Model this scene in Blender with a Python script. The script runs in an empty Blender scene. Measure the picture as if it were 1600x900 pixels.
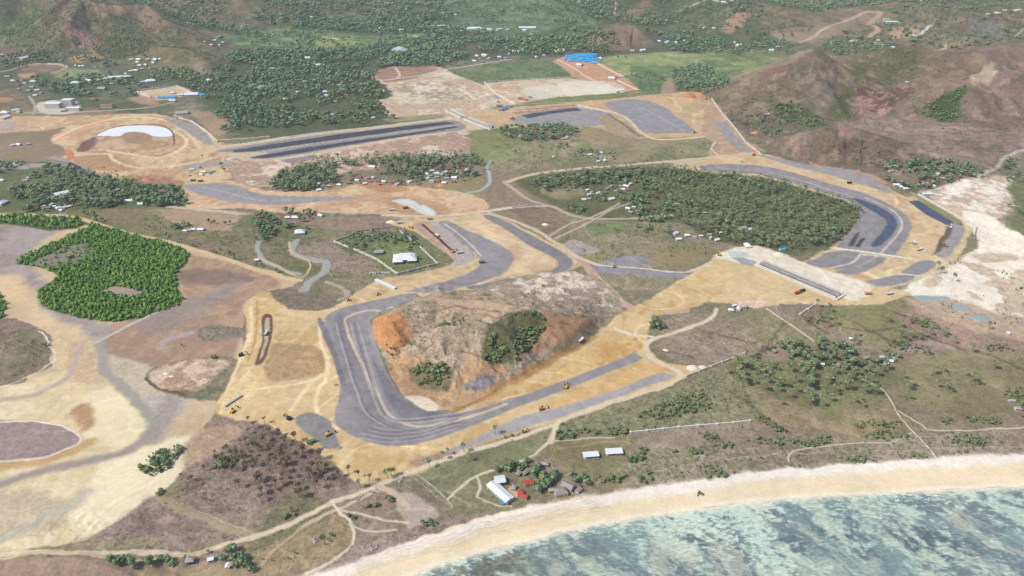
import bpy, math, random
import numpy as np
from mathutils import Vector, Matrix

# ------------------------------------------------------------ camera, sky, sun, exposure
sc = bpy.context.scene
COL = sc.collection
CAM_H = 480.0
F = 1120.0
PITCH = math.atan(640.0 / F)
SUN_EL, SUN_AZ = math.radians(49), math.radians(-112)   # azimuth measured from +Y (view direction), towards +X
SUN_E, SKY_E, EXPO = 2.9, 0.12, 0.82
KA = 0.55                                                # sunlit picture value -> surface albedo
HAZE = 0.000036
cd = bpy.data.cameras.new("camera"); cam = bpy.data.objects.new("camera", cd); COL.objects.link(cam)
cam.location = (0, 0, CAM_H); cam.rotation_euler = (math.pi / 2 - PITCH, 0, 0)
cd.sensor_width = 36; cd.lens = 36 * F / 1600; cd.clip_start = 1; cd.clip_end = 40000
sc.camera = cam
w = bpy.data.worlds.new("World"); sc.world = w; w.use_nodes = True
nt = w.node_tree; bg = nt.nodes['Background']
sky = nt.nodes.new('ShaderNodeTexSky'); sky.sky_type = 'NISHITA'; sky.sun_disc = False
sky.sun_elevation = SUN_EL; sky.sun_rotation = SUN_AZ; sky.air_density = 1.0; sky.dust_density = 2.0
nt.links.new(sky.outputs[0], bg.inputs[0]); bg.inputs[1].default_value = SKY_E
sl = bpy.data.lights.new("sun", 'SUN'); sun = bpy.data.objects.new("sun", sl); COL.objects.link(sun)
sl.energy = SUN_E; sl.angle = math.radians(1.6); sl.color = (1.0, 0.955, 0.89)
sd = Vector((math.sin(SUN_AZ) * math.cos(SUN_EL), math.cos(SUN_AZ) * math.cos(SUN_EL), math.sin(SUN_EL)))
sun.rotation_euler = sd.to_track_quat('Z', 'Y').to_euler()
sc.view_settings.view_transform = 'Standard'; sc.view_settings.look = 'None'
sc.view_settings.exposure = EXPO; sc.view_settings.gamma = 1
sc.cycles.volume_bounces = 1
R = random.Random(7)
rng = np.random.default_rng(11)

# ------------------------------------------------------------ small helpers
def lin(c):
    c = np.asarray(c, float) / 255.0
    return np.where(c <= 0.04045, c / 12.92, ((c + 0.055) / 1.055) ** 2.4)
def alb(c): return lin(c) * KA
SP, CP = math.sin(PITCH), math.cos(PITCH)
def ray(px, py):
    px = np.asarray(px, float); py = np.asarray(py, float)
    dx = (px - 800) / F; dy = -(py - 450) / F
    return dx, CP + dy * SP, -SP + dy * CP
def at(px, py, z=0.0):
    dx, dy, dz = ray(px, py); t = (z - CAM_H) / dz
    return dx * t, dy * t
def project(X, Y, Z):
    d = Y * CP - (Z - CAM_H) * SP
    u = Y * SP + (Z - CAM_H) * CP
    return 800 + F * X / d, 450 - F * u / d, d
_tabs = [np.random.default_rng(100 + i).random((256, 256)) for i in range(8)]
def vnoise(x, y, s=0):
    t = _tabs[s % 8]; x = x + s * 17.3; y = y + s * 9.1
    xi = np.floor(x).astype(np.int64); yi = np.floor(y).astype(np.int64)
    fx = x - xi; fy = y - yi; fx = fx * fx * (3 - 2 * fx); fy = fy * fy * (3 - 2 * fy)
    a = t[xi & 255, yi & 255]; b = t[(xi + 1) & 255, yi & 255]
    c = t[xi & 255, (yi + 1) & 255]; d = t[(xi + 1) & 255, (yi + 1) & 255]
    return (a * (1 - fx) + b * fx) * (1 - fy) + (c * (1 - fx) + d * fx) * fy
def fbm(x, y, s=0, o=4, g=0.5):
    r = 0; a = 1; n = 0
    for i in range(o):
        r = r + a * vnoise(x * 2 ** i, y * 2 ** i, s + i); n += a; a *= g
    return r / n
def ss(a, b, x):
    t = np.clip((x - a) / (b - a), 0, 1); return t * t * (3 - 2 * t)
def seg_dist(X, Y, P, closed=False):
    n = len(P); best = np.full(X.shape, 1e18); par = np.zeros(X.shape)
    for i in range(n if closed else n - 1):
        ax, ay = P[i][0], P[i][1]; bx, by = P[(i + 1) % n][0], P[(i + 1) % n][1]
        ex, ey = bx - ax, by - ay; L = ex * ex + ey * ey + 1e-9
        t = np.clip(((X - ax) * ex + (Y - ay) * ey) / L, 0, 1)
        d = (X - ax - t * ex) ** 2 + (Y - ay - t * ey) ** 2
        m = d < best; best = np.where(m, d, best); par = np.where(m, i + t, par)
    return np.sqrt(best), par
def inside(X, Y, P):
    r = np.zeros(X.shape, bool); n = len(P)
    for i in range(n):
        ax, ay = P[i][0], P[i][1]; bx, by = P[(i + 1) % n][0], P[(i + 1) % n][1]
        if ay == by: continue
        c = ((ay > Y) != (by > Y)) & (X < (bx - ax) * (Y - ay) / (by - ay) + ax)
        r ^= c
    return r
def catmull(P, closed, k=3):
    P = np.asarray(P, float); n = len(P); out = []
    rngi = range(n) if closed else range(n - 1)
    for i in rngi:
        if closed: a, b, c, d = P[(i - 1) % n], P[i], P[(i + 1) % n], P[(i + 2) % n]
        else: a, b, c, d = P[max(i - 1, 0)], P[i], P[i + 1], P[min(i + 2, n - 1)]
        for j in range(k):
            t = j / k
            out.append(0.5 * (2 * b + (c - a) * t + (2 * a - 5 * b + 4 * c - d) * t * t + (3 * b - a - 3 * c + d) * t ** 3))
    if not closed: out.append(P[-1])
    return np.array(out)

# ------------------------------------------------------------ terrain heights: ridge lines given as (picture x, picture y, height)
RIDGES = [
 ([(-260,-30,150),(0,-50,165),(110,-5,112),(150,15,95),(190,42,55)], 420),
 ([(110,-4,118),(60,34,72),(20,66,24)], 150), ([(128,12,104),(108,40,76),(68,76,26)], 130), ([(108,42,66),(150,60,38),(165,80,12)], 120),
 ([(150,15,95),(230,14,84),(270,42,56),(330,80,10)], 200), ([(235,16,80),(228,50,40),(222,70,14)], 110), ([(30,-30,140),(-20,20,80),(-60,60,30)], 250),
 ([(200,92,18),(250,74,42),(300,80,38),(335,108,8)], 190),
 ([(905,66,12),(945,46,42),(990,40,46),(1015,60,14)], 150),
 ([(780,-40,60),(870,5,50),(850,20,30)], 260),
 ([(330,-50,130),(480,-70,150),(640,-60,100)], 480), ([(340,-10,70),(440,10,50),(520,15,25)], 260),
 ([(1130,-20,60),(1190,5,55),(1260,20,40),(1150,30,30)], 260), ([(1400,10,50),(1500,20,55),(1620,10,60)], 320),
 ([(1340,40,30),(1420,45,36),(1530,60,42)], 240),
 ([(1262,92,90),(1268,91,90)], 300), ([(1265,92,82),(1300,104,72),(1345,128,45),(1375,160,12)], 165),
 ([(1265,92,82),(1205,114,50),(1130,142,12)], 165), ([(1262,95,78),(1250,125,52),(1240,160,22)], 130),
 ([(1330,88,48),(1400,77,66),(1440,78,66),(1480,92,58)], 230), ([(1400,77,64),(1380,110,30)], 120),
 ([(1470,85,62),(1540,84,76),(1610,60,84),(1760,40,90)], 300),
 ([(1510,120,92),(1560,112,104),(1620,112,112),(1760,110,120)], 280), ([(1455,120,60),(1510,110,74)], 160),
 ([(1200,222,18),(1250,208,40),(1318,194,54),(1345,203,42),(1420,228,28),(1500,250,20)], 150),
 ([(1490,200,34),(1600,180,44),(1780,160,50)], 230),
 ([(628,488,20),(680,468,29),(750,471,35),(830,483,34),(893,499,18)], 92),
 ([(690,513,31),(742,502,37),(790,515,32)], 66), ([(716,554,25),(742,556,22)], 50), ([(612,505,17),(628,530,14)], 40),
 ([(860,500,24),(905,512,12)], 45),
 ([(40,872,9),(120,868,12),(190,890,10)], 60), ([(1000,494,9),(1008,498,8)], 30),
 ([(-60,520,5),(30,545,5)], 60), ([(1560,330,8),(1640,420,8)], 110),
]
RW = [([(*at(p[0], p[1], p[2]), p[2]) for p in pts], wd) for pts, wd in RIDGES]
FLAT = [  # levelled building ground
 [(640,455),(600,485),(578,497),(578,515),(592,560),(612,600),(640,632),(665,643),(700,646),(760,628),(830,590),(915,535),(950,505),(1060,440),(1120,410),(1300,440),(1085,590),(880,660),(640,740),(345,650),(400,462)],
 [(1060,253),(1180,238),(1250,255),(1330,268),(1390,300),(1440,310),(1525,360),(1500,400),(1395,448),(1240,415),(1310,375),(1340,330),(1180,270)],
 [(1095,150),(1120,160),(1160,215),(1190,240),(1130,250),(1100,205)],
]
FLATW = [[at(x, y) for x, y in p] for p in FLAT]
SHORE = [(-300,1120),(300,1010),(500,950),(600,915),(650,895),(690,880),(730,868),(780,855),(840,841),(900,825),(1000,808),(1100,794),(1200,781),(1350,771),(1500,764),(1600,759),(1900,742),(2600,700)]
SHW = [at(x, y) for x, y in catmull(SHORE, False, 3)]
SEAP = SHW + [(SHW[-1][0], -800), (SHW[0][0], -800)]
def height(X, Y, detail=True):
    X = np.asarray(X, float); Y = np.asarray(Y, float)
    h = np.zeros(X.shape); wx = (fbm(X / 140, Y / 140, 3, 3) - .5) * 70; wy = (fbm(X / 140, Y / 140, 5, 3) - .5) * 70
    for P, wd in RW:
        k = min(.28, wd / 150 * .5)
        x0 = min(p[0] for p in P) - wd * 1.5; x1 = max(p[0] for p in P) + wd * 1.5
        y0 = min(p[1] for p in P) - wd * 1.5; y1 = max(p[1] for p in P) + wd * 1.5
        m = (X > x0) & (X < x1) & (Y > y0) & (Y < y1)
        if not m.any(): continue
        xm = X[m] + wx[m] * k; ym = Y[m] + wy[m] * k
        d, par = seg_dist(xm, ym, P)
        zi = np.interp(par, range(len(P)), [p[2] for p in P])
        t = np.clip(1 - d / wd, 0, 1)
        g = 1 - np.abs(2 * fbm(xm / (wd * .3), ym / (wd * .3), 1, 3) - 1)
        prof = t ** 1.35 * (1 - .0 * t)
        g2 = 1 - np.abs(2 * fbm(xm / (wd * .12), ym / (wd * .12), 2, 3) - 1)
        hh = zi * (prof + .46 * (g - .80) * t * (1 - t) * 2.6 + .12 * (g2 - .7) * t * (1 - t) * 2.6)
        h[m] = np.maximum(h[m], hh) + np.minimum(h[m], np.maximum(hh, 0)) * .12
    far = ss(2300, 3600, Y)
    h = h + far * (fbm(X / 420, Y / 420, 2, 4) - .3) * 90
    for fi, P in enumerate(FLATW):
        fo = 14 if fi == 0 else 55
        xs = [p[0] for p in P]; ys = [p[1] for p in P]
        m = (X > min(xs) - 60) & (X < max(xs) + 60) & (Y > min(ys) - 60) & (Y < max(ys) + 60)
        if not m.any(): continue
        d, _ = seg_dist(X[m], Y[m], P, True); ins = inside(X[m], Y[m], P)
        s = np.where(ins, -d, d); h[m] = h[m] * ss(-4, fo, s)
    h = h + (fbm(X / 60, Y / 60, 4, 3) - .5) * 1.6 + 1.0
    m = Y < 700
    if m.any():
        d, _ = seg_dist(X[m], Y[m], SHW); ins = inside(X[m], Y[m], SEAP)
        s = np.where(ins, -d, d)
        h[m] = np.where(s < 45, np.clip(s * .035, -4, 2), h[m] + (1.57 - 1) * 0) * ss(-60, 0, s) * 1.0 + np.where(s < -60, -4, 0) if False else \
            np.where(s > 0, h[m] * ss(0, 60, s) + .02 * np.minimum(s, 60) * (1 - ss(0, 60, s)), np.clip(s * .05, -3, 0))
    return h
_ts = np.geomspace(350, 9000, 900)
def hit(px, py):
    """picture points -> points on the terrain"""
    px = np.atleast_1d(np.asarray(px, float)); py = np.atleast_1d(np.asarray(py, float))
    py = np.maximum(py, -120)
    dx, dy, dz = ray(px, py)
    X = dx[:, None] * _ts; Y = dy[:, None] * _ts; Z = CAM_H + dz[:, None] * _ts
    m = Z > 260
    Hh = np.zeros(X.shape); Hh[~m] = height(X[~m], Y[~m])
    below = Z < Hh
    i = np.where(below.any(1), below.argmax(1), len(_ts) - 1); i = np.maximum(i, 1)
    r = np.arange(len(px))
    a = (Z - Hh)[r, i - 1]; b = (Z - Hh)[r, i]
    f = np.clip(a / (a - b + 1e-9), 0, 1); t = _ts[i - 1] * (1 - f) + _ts[i] * f
    return dx * t, dy * t
def hitp(pts):
    x, y = hit([p[0] for p in pts], [p[1] for p in pts]); return np.stack([x, y], 1)
# ------------------------------------------------------------ ground sheet: one graded grid, coloured by what lies there
cols = np.concatenate([np.arange(-1100, -140, 24), np.arange(-140, 1740, 1.45), np.arange(1740, 2700, 24)])
rows = np.concatenate([np.arange(1500, 960, -10), np.arange(960, 220, -1.2), np.arange(220, -40, -.75), np.arange(-40, -150, -2.5), [-160, -170, -178]])
PXg, PYg = np.meshgrid(cols, rows)
GX, GY = at(PXg, PYg)
NR, NC = GX.shape
GX = GX.ravel(); GY = GY.ravel(); GZ = height(GX, GY)
N = GX.size
WX = (fbm(GX / 22, GY / 22, 1, 4) - .5) + .35 * (fbm(GX / 6, GY / 6, 2, 2) - .5); WY = (fbm(GX / 22, GY / 22, 4, 4) - .5) + .35 * (fbm(GX / 6, GY / 6, 5, 2) - .5)
BX = fbm(GX / 160, GY / 160, 2, 4); MID = fbm(GX / 35, GY / 35, 6, 4); FIN = fbm(GX / 9, GY / 9, 3, 3)
CLS = ['ground','hills','beach','tidal_flat','bare_earth','race_track','road','path','river','pond','rubble','field']
cls = np.zeros(N, np.int8); colr = np.zeros((N, 3)); fx = np.zeros((N, 3))   # fx: speckle, gloss, streak
def mixc(c0, c1, t): return c0 + (np.asarray(c1, float) - c0) * t[:, None]
colr[:] = (128, 128, 100)
colr = mixc(colr, (150, 136, 120), ss(.45, .62, BX)); colr = mixc(colr, (112, 120, 86), ss(.55, .7, MID) * .6)
fx[:, 0] = 1
def _apply(m, a, c, cl, spk, gl, c2, n2):
    if c2 is not None:
        t = ss(n2 - .06, n2 + .06, (MID[m] * .6 + FIN[m] * .4))
        cc = np.asarray(c, float) + (np.asarray(c2, float) - np.asarray(c, float)) * t[:, None]
    else: cc = np.tile(np.asarray(c, float), (m.sum(), 1))
    colr[m] = colr[m] + (cc - colr[m]) * a[:, None]
    fx[m, 0] += (spk - fx[m, 0]) * a; fx[m, 1] += (gl - fx[m, 1]) * a
    if cl is not None:
        idx = np.where(m)[0][a > .5]; cls[idx] = CLS.index(cl)
def poly(pts, c, cl=None, soft=3, warp=8, spk=.3, gl=0, c2=None, n2=.5, op=1, smooth=True, thr=None, ns=0):
    P = hitp(pts)
    if smooth: P = catmull(P, True, 3)
    dist = np.hypot(P[:, 0].mean(), P[:, 1].mean()); sc_ = max(1, dist / 900); soft = soft * sc_; warp = warp * sc_
    mg = soft + warp
    m = (GX > P[:, 0].min() - mg) & (GX < P[:, 0].max() + mg) & (GY > P[:, 1].min() - mg) & (GY < P[:, 1].max() + mg)
    if not m.any(): return
    x = GX[m] + WX[m] * warp * 2; y = GY[m] + WY[m] * warp * 2
    d, _ = seg_dist(x, y, P, True); s = np.where(inside(x, y, P), d, -d)
    a = ss(-soft, soft, s) * op
    if thr is not None:
        n = fbm(GX[m] / ns, GY[m] / ns, 5, 4) if ns else MID[m]; a = a * ss(thr - .05, thr + .05, n)
    _apply(m, a, c, cl, spk, gl, c2, n2)
def line(pts, wd, c, cl=None, soft=1.2, warp=2.5, spk=.1, gl=0, op=1, smooth=True, c2=None, n2=.5):
    P = hitp(pts)
    if smooth: P = catmull(P, False, 4)
    dist = np.hypot(P[:, 0].mean(), P[:, 1].mean()); s_ = max(1, dist / 1100); soft *= s_
    mg = wd + soft + warp
    m = (GX > P[:, 0].min() - mg) & (GX < P[:, 0].max() + mg) & (GY > P[:, 1].min() - mg) & (GY < P[:, 1].max() + mg)
    if not m.any(): return
    x = GX[m] + WX[m] * warp * 2; y = GY[m] + WY[m] * warp * 2
    d, _ = seg_dist(x, y, P)
    _apply(m, ss(-soft, soft, wd / 2 - d) * op, c, cl, spk, gl, c2, n2)

TAN = (214, 184, 136); TAN2 = (200, 166, 122); SAND = (236, 214, 174); GRV = (143, 136, 146); GRV2 = (152, 145, 152); DARK = (72, 74, 96); BLU = (70, 90, 134)
EARTH = 'bare_earth'; TR = 'race_track'
# --- far country
poly([(-1100,-160),(2700,-160),(2700,70),(1200,78),(1080,140),(900,95),(700,100),(600,110),(330,110),(-300,120)], (82,104,80), 'ground', 20, 30, 1, c2=(104,112,90), n2=.52)
poly([(300,95),(620,85),(600,200),(340,210),(320,170)], (84,100,74), 'ground', 10, 15, 1)
poly([(-300,-90),(330,-60),(360,50),(330,100),(230,98),(170,92),(60,84),(-300,95)], (104,108,86), 'hills', 15, 20, .9, c2=(126,112,100), n2=.52)
poly([(330,-80),(620,-80),(640,10),(520,30),(400,35),(340,20)], (98,108,90), 'hills', 20, 20, .9, c2=(124,114,102), n2=.55)
poly([(-60,40),(60,-10),(100,-30),(60,40),(20,75)], (88,112,78), None, 10, 20, 1)
poly([(106,42),(124,39),(150,58),(168,74),(162,88),(130,72)], (146,114,110), 'hills', 6, 8)
poly([(108,92),(130,86),(158,84),(160,89),(125,98)], (200,152,112), 'hills', 4, 6)
poly([(145,22),(170,8),(190,14),(178,22)], (176,150,120), 'hills', 4, 6)
poly([(230,10),(250,18),(235,62),(215,60)], (132,118,98), 'hills', 8, 8)
poly([(195,92),(250,72),(300,78),(340,110),(300,118),(250,110)], (120,120,88), 'hills', 8, 10, 1)
poly([(295,88),(312,92),(325,115),(308,115)], (150,140,118), 'hills', 4, 5)
poly([(85,114),(108,106),(170,112),(185,120),(130,126),(95,122)], (118,140,98), 'field', 4, 6, .4)
poly([(40,100),(100,100),(100,112),(40,112)], (142,120,110), 'field', 4, 4, .5)
poly([(330,60),(400,46),(500,45),(560,56),(660,52),(668,66),(560,75),(420,72)], (112,144,96), 'field', 6, 10, .5, c2=(92,120,84), n2=.55)
poly([(490,62),(530,58),(560,68),(500,72)], (138,158,96), 'field', 4, 4, .2)
poly([(610,57),(655,54),(660,62),(615,66)], (118,146,94), 'field', 4, 4, .2)
poly([(690,-10),(860,-15),(900,10),(945,45),(760,50),(700,26)], (106,136,104), 'field', 8, 12, .6, c2=(88,116,88), n2=.55)
poly([(938,92),(1000,84),(1060,83),(1100,86),(1112,100),(1060,128),(1000,142),(962,116)], (126,154,96), 'field', 4, 6, .25, c2=(150,162,104), n2=.5)
poly([(985,105),(1050,102),(1060,112),(1000,118)], (100,132,86), 'field', 3, 6, .3)
poly([(965,120),(1050,118),(1050,138),(1000,145)], (102,130,86), 'field', 3, 6, .5)
poly([(1100,80),(1210,82),(1210,96),(1130,122),(1060,138),(1090,110)], (104,130,88), 'field', 4, 8, .5, c2=(134,150,98), n2=.52)
poly([(690,126),(760,102),(830,95),(868,95),(905,121),(780,130),(735,138)], (104,130,88), 'field', 4, 5, .5)
poly([(1155,194),(1190,196),(1215,205),(1222,235),(1172,228)], (116,152,84), 'field', 3, 4, .4)
poly([(1520,-20),(1700,-20),(1700,18),(1560,14)], (120,146,110), 'field', 5, 6, .4)
poly([(-200,232),(60,228),(96,232),(108,242),(60,256),(-200,262)], (118,150,88), 'field', 3, 5, .4)
poly([(1060,25),(1150,5),(1180,-10),(1200,0),(1150,40),(1130,48),(1080,46)], (96,112,86), 'hills', 6, 8, 1)
poly([(1130,48),(1140,28),(1170,22),(1150,45)], (170,140,116), 'hills', 4, 8)
line([(1050,18),(1080,10),(1110,0),(1140,4)], 12, (190,172,150), 'road')
poly([(975,25),(1015,-5),(1020,10),(990,30)], (146,118,104), 'hills', 5, 6)
poly([(922,60),(950,42),(985,34),(1010,50),(1020,70),(985,80),(950,76)], (140,120,108), 'hills', 6, 8, .6, c2=(108,112,88), n2=.55)
poly([(920,60),(940,58),(945,66),(925,68)], (188,150,124), 'hills', 4, 4)
poly([(1200,-30),(1700,-30),(1700,110),(1480,95),(1330,80),(1230,75),(1200,60)], (108,116,94), 'hills', 15, 20, .9, c2=(136,120,110), n2=.54)
poly([(1205,48),(1290,38),(1340,20),(1378,20),(1390,30),(1330,40),(1300,56),(1240,66)], (150,136,116), 'hills', 6, 8, .6)
line([(1250,66),(1275,55),(1283,48),(1320,34),(1345,22),(1378,20)], 14, (190,168,140), 'road')
line([(1375,22),(1354,38),(1372,46),(1358,58)], 17, (186,158,128), 'road')
line([(1422,54),(1440,52),(1450,42),(1462,39)], 12, (208,200,190), 'road')
poly([(1385,50),(1420,40),(1440,46),(1430,52),(1400,60)], (170,146,124), 'hills', 4, 6)
poly([(1465,78),(1500,68),(1560,66),(1600,60),(1600,72),(1540,86),(1480,82)], (190,172,142), 'hills', 5, 8, .4)
line([(1530,86),(1570,72),(1600,56),(1680,30)], 12, (200,196,190), 'road')
line([(1560,66),(1600,46),(1680,20)], 10, (170,160,150), 'road')
# --- right hills
poly([(1095,152),(1160,120),(1265,80),(1330,85),(1400,70),(1480,75),(1600,55),(1800,40),(1800,260),(1600,235),(1560,262),(1440,300),(1380,285),(1300,262),(1200,240),(1150,200),(1110,170)], (122,116,98), 'hills', 6, 10, 1, c2=(140,126,108), n2=.5)
poly([(1110,150),(1180,122),(1240,112),(1250,150),(1240,180),(1160,170)], (128,120,96), 'hills', 10, 10, .8)
poly([(1200,108),(1225,105),(1220,118),(1195,116)], (140,108,98), 'hills', 8, 6)
poly([(1330,90),(1400,76),(1445,80),(1450,92),(1390,125),(1350,130),(1320,110)], (116,118,86), 'hills', 8, 8, .9)
poly([(1450,92),(1530,85),(1545,100),(1500,125),(1430,155),(1400,128)], (134,124,96), 'hills', 10, 10, .9, c2=(150,124,106), n2=.55)
poly([(1500,125),(1545,112),(1620,108),(1750,110),(1750,240),(1600,225),(1480,200),(1480,178),(1500,160)], (148,124,116), 'hills', 6, 8, .7, c2=(134,114,104), n2=.55)
poly([(1530,85),(1600,70),(1750,60),(1750,108),(1600,108),(1550,112)], (156,134,120), 'hills', 8, 8, .7)
poly([(1520,120),(1535,112),(1560,108),(1558,114),(1530,124)], (214,190,166), 'hills', 3, 6)
poly([(1325,148),(1362,138),(1425,130),(1430,140),(1400,165),(1390,175),(1350,182),(1328,180)], (172,138,124), 'hills', 3, 6, 1.6, c2=(116,96,84), n2=.5)
poly([(1432,172),(1470,150),(1505,134),(1500,175),(1488,190),(1445,182)], (74,104,62), 'hills', 3, 4, 1)
poly([(1200,165),(1235,160),(1270,178),(1290,195),(1240,196)], (84,104,68), 'hills', 6, 8, 1)
poly([(1310,145),(1335,145),(1325,185),(1300,185)], (92,108,70), 'hills', 6, 8, 1)
poly([(1340,188),(1400,180),(1440,184),(1530,196),(1700,215),(1700,262),(1600,240),(1540,262),(1480,250),(1400,225)], (164,142,130), 'hills', 5, 8, .8, c2=(150,134,118), n2=.55)
for k in range(9):
    line([(1400 + k * 6, 186 + k * 6.5), (1490, 190 + k * 6), (1560, 196 + k * 5.2), (1660, 200 + k * 5)], 3.2, (112,100,86), None, 2, 5, 1, op=.75)
poly([(1198,235),(1250,210),(1320,190),(1345,200),(1440,238),(1500,255),(1440,262),(1380,262),(1300,262),(1230,250)], (118,108,90), 'hills', 6, 8, 1.2, c2=(142,122,106), n2=.53)
poly([(1300,196),(1325,189),(1350,200),(1345,212),(1310,210)], (160,134,114), 'hills', 4, 6, .5)
poly([(1262,252),(1300,262),(1360,272),(1390,288),(1360,282),(1300,270)], (196,146,104), EARTH, 2, 3)
line([(1660,215),(1600,235),(1572,246),(1556,262),(1530,276),(1480,290),(1440,300)], 8, (190,170,152), 'road')
# --- middle country
poly([(140,170),(330,205),(345,225),(110,300),(-300,290),(-300,170),(60,170)], (140,128,100), 'ground', 10, 10)
poly([(100,255),(300,290),(300,325),(100,330),(-300,335),(-300,255)], (98,112,74), 'ground', 6, 8, 1)
poly([(210,280),(292,300),(290,325),(210,325)], (100,118,78), 'ground', 6, 8, 1)
poly([(120,330),(290,325),(390,340),(420,400),(420,430),(260,380),(135,348)], (118,124,84), 'ground', 5, 8, 1, c2=(136,126,98), n2=.52)
poly([(250,326),(400,332),(400,355),(330,360),(270,345)], (176,146,116), EARTH, 4, 6, .3)
line([(262,322),(340,330),(400,336),(470,338),(600,335)], 9, (200,180,155), 'road')
poly([(330,225),(430,248),(640,212),(735,205),(745,245),(660,248),(560,268),(430,292),(370,285),(345,262)], (176,150,126), 'ground', 5, 8, .8, c2=(214,196,170), n2=.56)
poly([(440,248),(485,240),(498,246),(455,254)], (140,134,140), 'ground', 3, 4)
poly([(420,300),(500,290),(640,285),(760,275),(760,310),(620,300)], (150,142,100), 'ground', 5, 6, .6)
poly([(735,200),(800,205),(840,225),(800,250),(762,262),(740,250)], (130,142,92), 'field', 5, 8, .5)
poly([(830,225),(900,210),(960,222),(1100,222),(1118,240),(960,252),(870,258),(780,278),(770,262)], (150,144,112), 'field', 5, 8, .6, c2=(130,138,96), n2=.52)
poly([(760,270),(800,265),(860,330),(900,380),(860,380),(800,340),(760,330)], (146,134,108), 'ground', 5, 8, .8)
poly([(808,282),(880,270),(1000,262),(1100,268),(1240,288),(1320,313),(1345,335),(1320,380),(1250,398),(1180,388),(1100,375),(1060,348),(960,348),(900,338),(850,312)], (98,110,72), 'ground', 4, 6, 1.2)
poly([(840,292),(900,290),(910,305),(870,312)], (136,138,100), 'field', 3, 4, .6)
poly([(860,330),(960,345),(1060,350),(1110,375),(1200,388),(1180,395),(1130,400),(1100,422),(960,418),(900,392),(860,368)], (130,134,96), 'ground', 5, 6, 1, c2=(146,138,110), n2=.5)
poly([(915,350),(950,347),(975,352),(965,365),(925,366)], (116,134,88), 'field', 3, 5, .6)
poly([(800,328),(830,322),(890,345),(870,365),(850,366)], (132,120,98), 'ground', 4, 6, 1)
poly([(872,388),(900,375),(938,392),(915,397)], (180,166,154), EARTH, 2, 4)
poly([(905,402),(940,395),(940,408)], (150,155,90), 'field', 2, 3)
poly([(938,408),(1000,398),(1018,415),(950,414)], (150,142,146), EARTH, 2, 3)
poly([(920,416),(960,418),(1070,428),(1072,434),(930,428)], (150,143,146), 'road', 1.5, 2)
poly([(1020,400),(1100,385),(1110,405),(1060,415),(1020,412)], (144,134,96), 'ground', 3, 5)
poly([(930,428),(1070,436),(1040,455),(960,450),(940,440)], (140,136,104), 'ground', 3, 5, 1)
poly([(380,335),(620,330),(640,350),(700,400),(690,420),(600,432),(540,470),(460,440),(400,420)], (132,130,98), 'ground', 4, 8, 1.1, c2=(112,122,82), n2=.5)
poly([(480,380),(530,380),(600,425),(590,432),(520,420),(470,400)], (148,136,116), 'ground', 4, 6, 1)
poly([(530,385),(560,358),(620,358),(660,380),(685,412),(620,428),(580,405)], (112,128,80), 'field', 3, 4, .8)
# --- tidal flats and lagoon
poly([(-600,338),(-100,338),(60,352),(130,350),(200,364),(270,378),(340,402),(470,438),(398,462),(378,500),(382,560),(345,620),(335,650),(385,655),(350,700),(300,735),(240,775),(150,835),(100,850),(0,862),(-600,930)], (206,180,142), 'tidal_flat', 2, 4, .1, .05)
poly([(-600,345),(60,355),(90,362),(40,400),(60,430),(100,460),(150,505),(210,505),(200,560),(140,540),(60,500),(0,440),(-600,440)], (170,156,148), 'tidal_flat', 5, 6, .15, c2=(158,142,132), n2=.55)
poly([(0,430),(40,440),(60,480),(130,520),(160,560),(100,580),(60,520),(10,470),(-300,460)], (222,192,146), 'tidal_flat', 8, 8, .1)
poly([(270,395),(440,438),(382,470),(378,520),(350,575),(250,590),(165,545),(190,500),(290,478)], (168,138,114), 'tidal_flat', 5, 6, .15, c2=(184,152,122), n2=.5)
poly([(280,425),(340,420),(400,435),(360,445),(290,440)], (146,122,108), 'tidal_flat', 5, 6)
poly([(200,490),(290,470),(380,440),(300,500),(230,520)], (160,140,130), 'tidal_flat', 8, 6)
poly([(-300,600),(60,590),(120,570),(160,640),(230,680),(200,770),(80,850),(-300,880)], (224,200,152), 'tidal_flat', 8, 10, .1, c2=(234,212,170), n2=.5)
poly([(-300,780),(60,770),(120,800),(80,830),(-300,850)], (206,184,152), 'tidal_flat', 6, 8)
poly([(110,800),(130,768),(170,722),(250,690),(320,680),(300,735),(240,775),(160,832),(120,825)], (240,221,182), 'tidal_flat', 5, 6, .03)
poly([(140,610),(190,605),(230,660),(225,700),(150,690),(120,650)], (238,218,176), 'tidal_flat', 8, 8, .03)
poly([(110,640),(135,632),(148,662),(130,672),(105,650)], (190,150,104), 'tidal_flat', 4, 6)
poly([(115,530),(150,545),(145,600),(115,595),(105,565)], (206,176,136), 'tidal_flat', 6, 6)
poly([(165,560),(230,568),(250,600),(230,640),(200,620),(165,590)], (200,184,156), 'tidal_flat', 5, 6)
poly([(225,620),(280,620),(290,640),(245,680),(230,665)], (186,176,162), 'tidal_flat', 6, 8)
poly([(255,625),(275,625),(270,660),(245,690),(225,680)], (172,158,146), 'tidal_flat', 6, 6)
line([(152,528),(160,560),(165,580),(195,610),(222,640),(238,668),(232,690)], 10, (166,160,146), 'river', 3, 4, 0, .1)
line([(238,672),(200,705),(130,722),(60,738),(0,756),(-120,800)], 11, (164,150,138), 'river', 4, 4, 0, .1)
line([(150,535),(175,522),(215,502),(262,480)], 3.5, (206,196,184), 'tidal_flat', 1.5, 2)
line([(152,530),(130,532),(118,560),(108,585),(80,605),(40,620),(-60,635)], 7, (190,168,150), 'tidal_flat', 4, 3)
line([(130,770),(110,790),(60,815),(0,842),(-80,860)], 14, (196,184,160), 'tidal_flat', 5, 4)
line([(0,728),(60,722),(110,705),(140,690)], 12, (196,156,100), 'tidal_flat', 4, 4, op=.8)
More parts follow.
